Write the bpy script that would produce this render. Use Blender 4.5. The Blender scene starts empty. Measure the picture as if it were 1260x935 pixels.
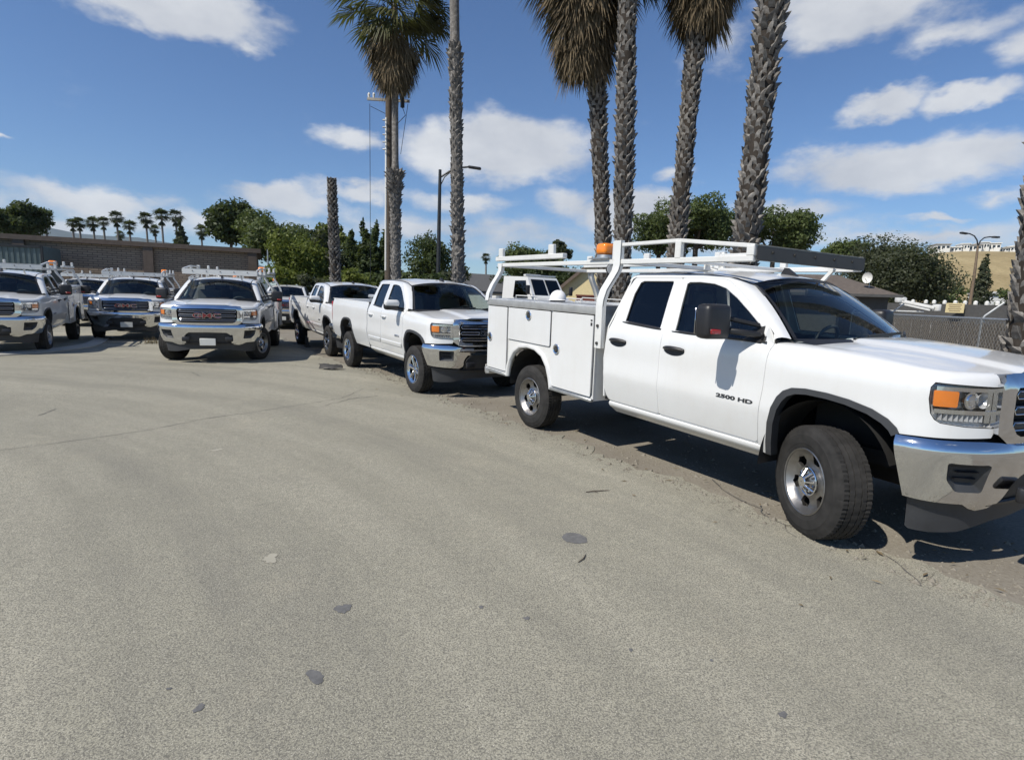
import bpy, bmesh, math, random
import numpy as np
from mathutils import Vector, Matrix
from mathutils.geometry import delaunay_2d_cdt

# ------------------------------------------------------------------ camera
SC = bpy.context.scene
FPX, PITCH, ROLL, EYE = 669.6, math.radians(8.417), math.radians(1.82), 1.62
PW, PH = 1260.0, 935.0
_f = Vector((0, math.cos(PITCH), -math.sin(PITCH))); _r = Vector((1, 0, 0)); _u = _r.cross(_f)
RIGHT = math.cos(ROLL) * _r + math.sin(ROLL) * _u
UP = -math.sin(ROLL) * _r + math.cos(ROLL) * _u
FWD = _f
cam_d = bpy.data.cameras.new('camera'); cam = bpy.data.objects.new('camera', cam_d)
SC.collection.objects.link(cam)
cam_d.sensor_width = 36; cam_d.sensor_fit = 'HORIZONTAL'; cam_d.lens = 36 * FPX / PW
cam_d.clip_start = 0.05; cam_d.clip_end = 20000
cam.matrix_world = Matrix(((RIGHT.x, UP.x, -FWD.x, 0), (RIGHT.y, UP.y, -FWD.y, 0), (RIGHT.z, UP.z, -FWD.z, EYE), (0, 0, 0, 1)))
SC.camera = cam

def ray(px, py):
    return RIGHT * ((px - PW / 2) / FPX) + UP * (-(py - PH / 2) / FPX) + FWD
def at(px, py, Y):
    """the world point seen at a photo position, Y metres ahead of the viewer"""
    d = ray(px, py); return Vector((0, 0, EYE)) + d * (Y / d.y)
def onground(px, py, z=0.0):
    d = ray(px, py); return Vector((0, 0, EYE)) + d * ((z - EYE) / d.z)

# ------------------------------------------------------------------ sky and sun
SUN_DIR = Vector((-0.675, -0.526, 1.0)).normalized()          # towards the sun
SUN_EL = math.asin(SUN_DIR.z); SUN_AZ = math.atan2(SUN_DIR.x, SUN_DIR.y)
world = bpy.data.worlds.new('World'); SC.world = world; world.use_nodes = True
NT = world.node_tree; NT.nodes.clear()
def wn(t, **k):
    n = NT.nodes.new(t)
    for a, b in k.items(): setattr(n, a, b)
    return n
def wl(a, b): NT.links.new(a, b)
def wmath(op, a, b=None, c=None, clamp=False):
    n = wn('ShaderNodeMath', operation=op); n.use_clamp = clamp
    for i, v in enumerate((a, b, c)):
        if v is None: continue
        if isinstance(v, (int, float)): n.inputs[i].default_value = v
        else: wl(v, n.inputs[i])
    return n.outputs[0]
w_out = wn('ShaderNodeOutputWorld'); w_bg = wn('ShaderNodeBackground'); wl(w_bg.outputs[0], w_out.inputs[0])
sky = wn('ShaderNodeTexSky', sky_type='NISHITA'); sky.sun_disc = False
sky.sun_elevation = SUN_EL; sky.sun_rotation = SUN_AZ; sky.air_density = 1.0; sky.dust_density = 0.15; sky.ozone_density = 3.0
w_bg.inputs['Strength'].default_value = 0.082
tc = wn('ShaderNodeTexCoord'); sep = wn('ShaderNodeSeparateXYZ'); wl(tc.outputs['Generated'], sep.inputs[0])
az = wmath('MULTIPLY', wmath('ARCTAN2', sep.outputs[0], sep.outputs[1]), 57.2958)
el = wmath('MULTIPLY', wmath('ARCSINE', sep.outputs[2]), 57.2958)
comb = wn('ShaderNodeCombineXYZ'); wl(az, comb.inputs[0]); wl(el, comb.inputs[1])
# wobble the coordinates so that no cloud has an elliptic edge
nz = wn('ShaderNodeTexNoise'); nz.inputs['Scale'].default_value = 5.5; nz.inputs['Detail'].default_value = 6; nz.inputs['Roughness'].default_value = .58
mp = wn('ShaderNodeMapping'); mp.inputs['Scale'].default_value = (1, 1, 1.9); wl(tc.outputs['Generated'], mp.inputs[0]); wl(mp.outputs[0], nz.inputs['Vector'])
sub = wn('ShaderNodeVectorMath', operation='SUBTRACT'); wl(nz.outputs['Color'], sub.inputs[0]); sub.inputs[1].default_value = (.5, .5, .5)
sca = wn('ShaderNodeVectorMath', operation='MULTIPLY'); wl(sub.outputs[0], sca.inputs[0]); sca.inputs[1].default_value = (9, 6, 0)
pos = wn('ShaderNodeVectorMath', operation='ADD'); wl(comb.outputs[0], pos.inputs[0]); wl(sca.outputs[0], pos.inputs[1])
CLOUDS = [(215, 8, 190, 46, 1.0), (300, 45, 60, 20, .6), (8, 178, 30, 9, .8), (130, 246, 120, 24, .75), (345, 246, 95, 22, .8), (450, 238, 80, 16, .7), (445, 170, 50, 17, .55),
          (612, 182, 135, 46, 1.0), (560, 245, 90, 18, .6), (755, 256, 105, 34, .95), (690, 300, 150, 14, .5), (1093, 128, 62, 25, .95), (1205, 122, 85, 26, .95),
          (1105, 202, 190, 48, 1.05), (1040, 12, 170, 58, .95), (1170, 35, 120, 40, .62), (1255, 60, 50, 50, .62), (1130, 288, 150, 17, .68), (1160, 268, 60, 9, .6),
          (830, 215, 45, 14, .5), (880, 60, 60, 45, .45), (60, 275, 160, 30, .62), (500, 285, 220, 24, .5), (960, 262, 90, 24, .6), (280, 268, 90, 12, .55), (1240, 240, 60, 20, .5), (190, 262, 420, 36, .44), (560, 285, 300, 36, .44), (900, 290, 300, 34, .42), (1180, 288, 300, 36, .46)]
fall = None
for (cx, cy, rx, ry, st) in CLOUDS:
    d = ray(cx, cy).normalized(); a0 = math.degrees(math.atan2(d.x, d.y)); e0 = math.degrees(math.asin(d.z))
    k = math.degrees(1 / FPX) * max(.35, d.dot(FWD)) ** 2 * 1.0
    s = wn('ShaderNodeVectorMath', operation='SUBTRACT'); wl(pos.outputs[0], s.inputs[0]); s.inputs[1].default_value = (a0, e0, 0)
    m = wn('ShaderNodeVectorMath', operation='MULTIPLY'); wl(s.outputs[0], m.inputs[0]); m.inputs[1].default_value = (1 / (rx * k * 1.34), 1 / (ry * k * 1.18), 0)
    l = wn('ShaderNodeVectorMath', operation='LENGTH'); wl(m.outputs[0], l.inputs[0])
    v = wmath('MULTIPLY_ADD', l.outputs['Value'], -st, st)
    fall = v if fall is None else wmath('SMOOTH_MAX', fall, v, .15)
n2 = wn('ShaderNodeTexNoise'); n2.inputs['Scale'].default_value = 11; n2.inputs['Detail'].default_value = 9; n2.inputs['Roughness'].default_value = .60
mp2 = wn('ShaderNodeMapping'); mp2.inputs['Scale'].default_value = (1, 1, 2.0); wl(tc.outputs['Generated'], mp2.inputs[0]); wl(mp2.outputs[0], n2.inputs['Vector'])
# clouds elsewhere in the sky: plain noise, on the far side of the frame's azimuths too
n3 = wn('ShaderNodeTexNoise'); n3.inputs['Scale'].default_value = 2.3; n3.inputs['Detail'].default_value = 6; n3.inputs['Roughness'].default_value = .55
wl(mp2.outputs[0], n3.inputs['Vector'])
back = wmath('MULTIPLY_ADD', sep.outputs[1], -1.4, .42, clamp=True)
other = wmath('MULTIPLY', wmath('MULTIPLY_ADD', n3.outputs['Fac'], 4.0, -2.1, clamp=True), back)
dens = wmath('MULTIPLY_ADD', n2.outputs['Fac'], .85, wmath('ADD', wmath('MAXIMUM', fall, 0.0), wmath('MULTIPLY', other, .6)))
mr = wn('ShaderNodeMapRange', interpolation_type='SMOOTHSTEP'); wl(dens, mr.inputs[0])
mr.inputs[1].default_value = .54; mr.inputs[2].default_value = .98; mr.inputs[3].default_value = 0; mr.inputs[4].default_value = .93
ramp = wn('ShaderNodeValToRGB'); ramp.color_ramp.elements[0].position = .25; ramp.color_ramp.elements[1].position = .72
ramp.color_ramp.elements[0].color = (4.9, 5.2, 5.8, 1); ramp.color_ramp.elements[1].color = (8.2, 8.35, 8.5, 1)
wl(nz.outputs['Fac'], ramp.inputs[0])
mix = wn('ShaderNodeMix', data_type='RGBA'); wl(mr.outputs[0], mix.inputs[0]); tint = wn('ShaderNodeMix', data_type='RGBA', blend_type='MULTIPLY'); tint.inputs[0].default_value = 1; tint.inputs[7].default_value = (.72, .89, 1.10, 1); wl(sky.outputs[0], tint.inputs[6]); wl(tint.outputs[2], mix.inputs[6]); wl(ramp.outputs[0], mix.inputs[7])
wl(mix.outputs[2], w_bg.inputs[0])
sun_d = bpy.data.lights.new('sun', 'SUN'); sun_d.energy = 4.2; sun_d.angle = math.radians(.5); sun_d.color = (1, .945, .85)
sun = bpy.data.objects.new('sun', sun_d); SC.collection.objects.link(sun)
sun.rotation_euler = SUN_DIR.to_track_quat('Z', 'Y').to_euler(); sun.location = (-20, -15, 30)
SC.view_settings.view_transform = 'Standard'; SC.view_settings.look = 'None'; SC.view_settings.gamma = 1.0
SC.view_settings.exposure = 0.33; SC.view_settings.use_curve_mapping = False
SC.cycles.max_bounces = 8; SC.cycles.transparent_max_bounces = 24; SC.cycles.caustics_reflective = False; SC.cycles.caustics_refractive = False

# ------------------------------------------------------------------ materials
random.seed(7); RNG = np.random.default_rng(11)
MATS = {}
class NB:
    def __init__(s, name):
        s.m = bpy.data.materials.new(name); s.m.use_nodes = True; s.t = s.m.node_tree; s.t.nodes.clear()
        s.out = s.n('ShaderNodeOutputMaterial')
    def n(s, t, **k):
        x = s.t.nodes.new(t)
        for a, b in k.items(): setattr(x, a, b)
        return x
    def l(s, a, b): s.t.links.new(a, b)
    def math(s, op, a, b=None, c=None, clamp=False):
        n = s.n('ShaderNodeMath', operation=op); n.use_clamp = clamp
        for i, v in enumerate((a, b, c)):
            if v is None: continue
            if isinstance(v, (int, float)): n.inputs[i].default_value = v
            else: s.l(v, n.inputs[i])
        return n.outputs[0]
    def noise(s, vec, scale, detail=4, rough=.55, out='Fac'):
        n = s.n('ShaderNodeTexNoise'); n.inputs['Scale'].default_value = scale; n.inputs['Detail'].default_value = detail; n.inputs['Roughness'].default_value = rough
        s.l(vec, n.inputs['Vector']); return n.outputs[out]
    def ramp(s, f, stops):
        n = s.n('ShaderNodeValToRGB'); e = n.color_ramp.elements
        while len(e) < len(stops): e.new(.5)
        for i, (p, c) in enumerate(stops):
            e[i].position = p; e[i].color = (c[0], c[1], c[2], 1) if not isinstance(c, (int, float)) else (c, c, c, 1)
        s.l(f, n.inputs[0]); return n.outputs[0]
    def mixc(s, f, a, b, mode='MIX'):
        n = s.n('ShaderNodeMix', data_type='RGBA', blend_type=mode)
        for i, v in ((0, f), (6, a), (7, b)):
            if isinstance(v, (int, float)): n.inputs[i].default_value = v
            elif isinstance(v, tuple): n.inputs[i].default_value = (*v[:3], 1)
            else: s.l(v, n.inputs[i])
        return n.outputs[2]
    def bump(s, hgt, strength=.3, dist=.01):
        n = s.n('ShaderNodeBump'); n.inputs['Strength'].default_value = strength; n.inputs['Distance'].default_value = dist
        s.l(hgt, n.inputs['Height']); return n.outputs[0]
    def prin(s, **k):
        p = s.n('ShaderNodeBsdfPrincipled')
        for a, b in k.items():
            a = {'base': 'Base Color', 'rough': 'Roughness', 'metal': 'Metallic', 'spec': 'Specular IOR Level', 'coat': 'Coat Weight', 'coatr': 'Coat Roughness', 'normal': 'Normal', 'emit': 'Emission Color', 'emits': 'Emission Strength'}.get(a, a)
            if isinstance(b, (int, float)): p.inputs[a].default_value = b
            elif isinstance(b, tuple): p.inputs[a].default_value = (*b[:3], 1)
            else: s.l(b, p.inputs[a])
        s.l(p.outputs[0], s.out.inputs[0]); return p
    def obj(s): return s.n('ShaderNodeTexCoord').outputs['Object']
    def geo(s): return s.n('ShaderNodeNewGeometry').outputs['Position']
def simple(name, base, rough=.5, metal=0, coat=0, var=.12, scale=6, bump=0, bscale=60, spec=.5):
    b = NB(name); o = b.obj(); c = b.noise(o, scale, 5, .6)
    lo = tuple(x * (1 - var) for x in base); hi = tuple(min(1, x * (1 + var)) for x in base)
    col = b.ramp(c, [(.3, lo), (.7, hi)])
    k = dict(base=col, rough=b.math('MULTIPLY_ADD', c, .12, rough - .06), metal=metal, coat=coat, coatr=.04, spec=spec)
    if bump: k['normal'] = b.bump(b.noise(o, bscale, 4), bump, .004)
    b.prin(**k); MATS[name] = b.m; return b.m
def glass(name, tint, dens_=0.0, rough=0.0):
    b = NB(name); tr = b.n('ShaderNodeBsdfTransparent'); tr.inputs[0].default_value = (*tint, 1)
    gl = b.n('ShaderNodeBsdfGlossy'); gl.inputs['Roughness'].default_value = rough; gl.inputs[0].default_value = (1, 1, 1, 1)
    lw = b.n('ShaderNodeLayerWeight'); lw.inputs[0].default_value = .5      # same from both sides, unlike the Fresnel node
    fr = b.math('MULTIPLY_ADD', b.math('POWER', lw.outputs['Facing'], 5.0), .94, .055)
    mx = b.n('ShaderNodeMixShader'); b.l(fr, mx.inputs[0]); b.l(tr.outputs[0], mx.inputs[1]); b.l(gl.outputs[0], mx.inputs[2])
    b.l(mx.outputs[0], b.out.inputs[0]); MATS[name] = b.m; return b.m

# body paint: white with a clear coat, road film towards no particular place (noise only)
b = NB('white_paint'); o = b.obj(); dn = b.noise(o, 1.7, 6, .65)
sm = b.n('ShaderNodeMapping'); sm.inputs['Scale'].default_value = (14, 14, 1.1); b.l(o, sm.inputs[0]); strk = b.noise(sm.outputs[0], 1.0, 4, .6)
vs_ = b.n('ShaderNodeTexVoronoi'); vs_.inputs['Scale'].default_value = 16; b.l(o, vs_.inputs['Vector']); spot = b.math('MULTIPLY', b.math('LESS_THAN', vs_.outputs['Distance'], .055), b.math('GREATER_THAN', b.noise(o, 2.6, 2), .54))
pc = b.mixc(b.math('MULTIPLY_ADD', dn, 1.3, -.58, clamp=True), (.68, .685, .68), (.60, .59, .565)); pc = b.mixc(b.math('MULTIPLY', b.math('MULTIPLY_ADD', strk, 2.4, -1.2, clamp=True), .28), pc, (.55, .53, .49)); pc = b.mixc(b.math('MULTIPLY', spot, .35), pc, (.34, .31, .26))
b.prin(base=pc, rough=.34, coat=.9, coatr=b.math('MULTIPLY_ADD', dn, .12, 0.0), spec=.4)
MATS['white_paint'] = b.m
b = NB('white_steel'); o = b.obj(); dn = b.noise(o, 3.0, 6, .65)
b.prin(base=b.mixc(b.math('MULTIPLY_ADD', dn, 2.2, -1.1, clamp=True), (.66, .66, .64), (.48, .46, .42)), rough=.38, coat=.3, coatr=.2, normal=b.bump(b.noise(o, 30, 3), .05, .003))
MATS['white_steel'] = b.m
simple('chrome', (.72, .73, .75), .07, 1.0, var=.03)
simple('alloy', (.30, .29, .28), .40, .95, var=.12, scale=20)
simple('grey_plastic', (.036, .038, .042), .58, var=.2, bump=.15, bscale=300)
simple('black_plastic', (.016, .016, .018), .45, var=.2)
simple('gloss_black', (.012, .012, .014), .12, coat=.6, var=.1)
simple('underbody', (.018, .017, .016), .85, var=.4)
simple('interior_dark', (.075, .075, .075), .75, var=.2)
simple('seat_cloth', (.085, .085, .088), .9, var=.2)
simple('amber', (.75, .20, .012), .18, coat=.8, var=.1)
simple('orange_lens', (.85, .24, .015), .25, coat=.8, var=.08)
simple('red_lens', (.35, .01, .01), .2, coat=.8, var=.1)
simple('red_badge', (.17, .012, .015), .25, coat=.6, var=.1)
simple('steel_grey', (.30, .30, .30), .45, .6, var=.25)
simple('dark_iron', (.05, .048, .045), .7, .3, var=.3)
simple('plate_white', (.62, .62, .58), .4, var=.05)
simple('badge_black', (.03, .03, .032), .3, var=.1)
simple('hat_white', (.80, .80, .80), .35, var=.05)
simple('strap_black', (.03, .03, .03), .8)
simple('headlamp_grey', (.55, .56, .57), .25, .35, var=.15, scale=25)
glass('lens_clear', (.96, .96, .96)); glass('glass_windshield', (.74, .82, .78)); glass('glass_side', (.56, .60, .58)); glass('glass_privacy', (.020, .021, .024)); glass('glass_house', (.12, .14, .15))
# rubber
b = NB('rubber'); o = b.obj(); c = b.noise(o, 9, 5, .65)
b.prin(base=b.ramp(c, [(.3, (.016, .0155, .015)), (.75, (.040, .038, .036))]), rough=.82, normal=b.bump(b.noise(o, 160, 3), .25, .003), spec=.3); MATS['rubber'] = b.m
# diamond tread plate
b = NB('tread_plate'); o = b.obj(); sx = b.n('ShaderNodeSeparateXYZ'); b.l(o, sx.inputs[0])
w1 = b.math('SINE', b.math('MULTIPLY', b.math('ADD', sx.outputs[0], sx.outputs[2]), 190)); w2 = b.math('SINE', b.math('MULTIPLY', b.math('SUBTRACT', sx.outputs[0], sx.outputs[2]), 190))
hh = b.math('MAXIMUM', b.math('POWER', b.math('ABSOLUTE', b.math('MULTIPLY', w1, w2)), 3.0), 0.0)
b.prin(base=b.ramp(b.noise(o, 7, 5), [(.3, (.55, .55, .54)), (.7, (.70, .70, .68))]), metal=.75, rough=.42, normal=b.bump(hh, .6, .006)); MATS['tread_plate'] = b.m

# asphalt: pale worn binder, stone specks, blotches, wheel-polished bands
b = NB('asphalt'); g = b.geo()
big = b.noise(g, .35, 5, .6); mid = b.noise(g, 2.3, 5, .6); ag = b.noise(g, 120, 3, .6); ag2 = b.noise(g, 260, 2, .6); mott = b.noise(g, 17, 4, .65)
# traffic-worn bands follow the turning circle of vehicles entering the yard
ps = b.n('ShaderNodeSeparateXYZ'); b.l(g, ps.inputs[0]); ux = b.math('ADD', ps.outputs[0], 11.0); uy = b.math('ADD', ps.outputs[1], 4.5)
rr_ = b.math('SQRT', b.math('ADD', b.math('MULTIPLY', ux, ux), b.math('MULTIPLY', uy, uy))); th_ = b.math('ARCTAN2', uy, ux)
pc_ = b.n('ShaderNodeCombineXYZ'); b.l(rr_, pc_.inputs[0]); b.l(b.math('MULTIPLY', th_, 1.6), pc_.inputs[1])
strk = b.noise(pc_.outputs[0], 1.3, 6, .62)
base = b.ramp(big, [(.28, (.255, .245, .203)), (.72, (.328, .313, .258))])
base = b.mixc(b.math('MULTIPLY_ADD', mid, 1.2, -.42, clamp=True), base, (.226, .217, .186))
base = b.mixc(b.math('MULTIPLY_ADD', strk, 3.4, -1.55, clamp=True), base, (.395, .375, .315))
base = b.mixc(b.math('MULTIPLY', b.math('MULTIPLY_ADD', strk, -5.0, 2.3, clamp=True), .75), base, (.180, .174, .156))
base = b.mixc(b.math('MULTIPLY_ADD', mott, 1.5, -.55, clamp=True), base, (.200, .192, .166))
stn = b.math('MULTIPLY_ADD', b.noise(g, .8, 6, .68), 6.0, -3.45, clamp=True)
base = b.mixc(b.math('MULTIPLY', stn, .35), base, (.155, .148, .132))
dst = b.math('MULTIPLY_ADD', b.noise(g, 1.3, 6, .7), 5.0, -2.75, clamp=True)
base = b.mixc(b.math('MULTIPLY', dst, .5), base, (.375, .345, .280))
spk = b.math('MULTIPLY_ADD', ag, 7.5, -3.1, clamp=True)
base = b.mixc(b.math('MULTIPLY', b.math('SUBTRACT', 1.0, spk), .78), base, (.110, .106, .096))
lit = b.math('MULTIPLY_ADD', ag2, 11.0, -6.6, clamp=True)
base = b.mixc(b.math('MULTIPLY', lit, .75), base, (.62, .59, .52))
pit = b.math('MULTIPLY_ADD', b.noise(g, 62, 3, .6), -12.0, 4.3, clamp=True)
base = b.mixc(b.math('MULTIPLY', pit, .6), base, (.075, .072, .066))
# crazing near the broken pavement edge: thin cell borders, only there
sx = b.n('ShaderNodeSeparateXYZ'); b.l(g, sx.inputs[0])
ed = b.math('ADD', b.math('MULTIPLY', b.math('SUBTRACT', sx.outputs[0], 2.28), .82), b.math('MULTIPLY', b.math('SUBTRACT', sx.outputs[1], 3.87), .57))
near = b.math('MULTIPLY_ADD', b.math('ABSOLUTE', ed), -2.2, 1.2, clamp=True)
vo = b.n('ShaderNodeTexVoronoi', feature='DISTANCE_TO_EDGE'); vo.inputs['Scale'].default_value = 3.4
wob = b.n('ShaderNodeVectorMath', operation='ADD'); b.l(g, wob.inputs[0]); wsc = b.n('ShaderNodeVectorMath', operation='SCALE'); b.l(b.noise(g, 6, 4, .6, 'Color'), wsc.inputs[0]); wsc.inputs['Scale'].default_value = .22; b.l(wsc.outputs[0], wob.inputs[1]); b.l(wob.outputs[0], vo.inputs['Vector'])
crk = b.math('MULTIPLY', b.math('LESS_THAN', vo.outputs['Distance'], .012), b.math('MULTIPLY', near, b.math('MULTIPLY_ADD', b.noise(g, 2.2, 3), 6, -2.9, clamp=True)))
base = b.mixc(b.math('MULTIPLY', crk, .75), base, (.05, .047, .042))
base = b.mixc(1.0, base, (1.14, 1.125, 1.055), 'MULTIPLY')
hgt = b.math('ADD', b.math('MULTIPLY', ag, .7), b.math('ADD', b.math('MULTIPLY', ag2, .45), b.math('MULTIPLY', crk, -2.0)))
b.prin(base=base, rough=.86, spec=.25, normal=b.bump(hgt, .8, .007)); MATS['asphalt'] = b.m
# dirt verge
b = NB('dirt'); g = b.geo(); c = b.noise(g, 1.4, 6, .62); f2 = b.noise(g, 38, 4, .65); f3 = b.noise(g, 120, 2)
base = b.ramp(c, [(.28, (.185, .165, .132)), (.72, (.265, .243, .202))]); base = b.mixc(b.math('MULTIPLY_ADD', f2, 2.6, -1.2, clamp=True), base, (.125, .105, .082))
base = b.mixc(b.math('MULTIPLY_ADD', f3, 7, -4.4, clamp=True), base, (.33, .30, .25))
b.prin(base=base, rough=.93, spec=.2, normal=b.bump(b.math('ADD', f2, b.math('MULTIPLY', f3, .5)), .45, .009)); MATS['dirt'] = b.m
simple('patch_tar', (.125, .123, .120), .8, var=.25, scale=30, bump=.3, bscale=120)
simple('crack_dark', (.10, .095, .085), .95, var=.2)
simple('pale_spall', (.33, .31, .25), .9, var=.1)
simple('concrete', (.40, .385, .34), .88, var=.14, scale=4, bump=.3, bscale=60)
# slump block wall
b = NB('block_wall'); o = b.obj(); br = b.n('ShaderNodeTexBrick'); b.l(o, br.inputs['Vector']); br.offset = .5
br.inputs['Color1'].default_value = (.29, .22, .165, 1); br.inputs['Color2'].default_value = (.38, .295, .22, 1); br.inputs['Mortar'].default_value = (.13, .105, .085, 1)
br.inputs['Scale'].default_value = 1; br.inputs['Mortar Size'].default_value = .018; br.inputs['Brick Width'].default_value = .42; br.inputs['Row Height'].default_value = .115; br.inputs['Bias'].default_value = 0
rot = b.n('ShaderNodeMapping'); rot.inputs['Rotation'].default_value = (math.radians(-90), 0, 0); b.l(o, rot.inputs[0]); b.l(rot.outputs[0], br.inputs['Vector'])
bb = b.mixc(b.math('MULTIPLY', b.noise(o, 3, 5), .5), br.outputs['Color'], (.23, .18, .135)); b.prin(base=bb, rough=.92, spec=.2, normal=b.bump(br.outputs['Fac'], -.6, .012)); MATS['block_wall'] = b.m
simple('fascia_brown', (.12, .09, .07), .8, var=.2); simple('roof_pale', (.34, .32, .29), .8, var=.15); simple('container_green', (.10, .135, .135), .55, var=.15)
simple('stucco_white', (.70, .69, .65), .85, var=.08); simple('stucco_yellow', (.62, .52, .29), .85, var=.08); simple('shingle_grey', (.09, .088, .085), .9, var=.25, scale=9, bump=.4, bscale=40)
simple('shingle_brown', (.105, .085, .070), .9, var=.22, scale=7, bump=.4, bscale=40); simple('siding_dark', (.075, .074, .072), .8, var=.15); simple('brick_red', (.20, .065, .045), .85, var=.25, scale=20)
simple('galvanised', (.42, .43, .43), .42, .7, var=.15, scale=12); simple('slat_brown', (.15, .13, .105), .8, var=.3, scale=18); simple('sign_tan', (.55, .46, .25), .6, var=.12, scale=25)
simple('pole_dark', (.030, .032, .034), .5, .3); simple('pole_rust', (.20, .145, .095), .6, .3, var=.25); simple('wood_pole', (.085, .065, .048), .9, var=.3, scale=14, bump=.4, bscale=30)
simple('red_plastic', (.42, .02, .015), .4, var=.12); simple('cone_orange', (.72, .13, .03), .5, var=.12)
b = NB('dry_grass'); g = b.geo(); c = b.noise(g, .06, 7, .65); c2 = b.noise(g, .9, 4, .6)
base = b.ramp(c, [(.3, (.25, .19, .10)), (.7, (.40, .32, .18))]); base = b.mixc(b.math('MULTIPLY_ADD', c2, 2.6, -1.2, clamp=True), base, (.17, .15, .07)); b.prin(base=base, rough=.95, spec=.1); MATS['dry_grass'] = b.m
simple('far_hill', (.085, .105, .105), .95, var=.25, scale=.004, spec=.1)
# palm bark, fronds, leaves
b = NB('palm_bark'); o = b.obj(); c = b.noise(o, 13, 4, .6); c2 = b.noise(o, 1.2, 4)
b.prin(base=b.mixc(b.math('MULTIPLY', c2, .5), b.ramp(c, [(.3, (.095, .086, .077)), (.52, (.20, .185, .168)), (.74, (.42, .40, .37))]), (.17, .16, .148)), rough=.95, spec=.15, normal=b.bump(b.noise(o, 60, 3), .5, .01)); MATS['palm_bark'] = b.m
def leafmat(name, lo, hi, scale=1.2, trans=.35, rough=.55):
    b = NB(name); o = b.geo(); c = b.noise(o, scale, 4, .6); rnd = b.noise(o, scale * 9, 2)
    col = b.ramp(b.math('ADD', b.math('MULTIPLY', c, .6), b.math('MULTIPLY', rnd, .4)), [(.36, lo), (.64, hi)])
    p = b.prin(base=col, rough=rough, spec=.3); t = b.n('ShaderNodeBsdfTranslucent'); b.l(b.mixc(.5, col, (.16, .20, .03)), t.inputs[0])
    mx = b.n('ShaderNodeMixShader'); mx.inputs[0].default_value = trans; b.l(p.outputs[0], mx.inputs[1]); b.l(t.outputs[0], mx.inputs[2]); b.l(mx.outputs[0], b.out.inputs[0]); MATS[name] = b.m
leafmat('palm_green', (.036, .044, .015), (.125, .122, .045), 1.4, .25); leafmat('palm_dead', (.085, .062, .036), (.26, .20, .125), 1.5, .2, .8)
leafmat('leaf_dark', (.024, .038, .014), (.070, .096, .032)); leafmat('leaf_mid', (.045, .070, .022), (.125, .155, .050)); leafmat('leaf_bright', (.072, .102, .016), (.175, .200, .036))
leafmat('leaf_grey', (.032, .040, .022), (.085, .095, .050)); simple('palm_core', (.045, .038, .032), .95, var=.3, scale=9, spec=.1); simple('deflector_dark', (.060, .056, .050), .55, var=.15); leafmat('leaf_far', (.030, .040, .022), (.070, .080, .040), .3)

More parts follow.
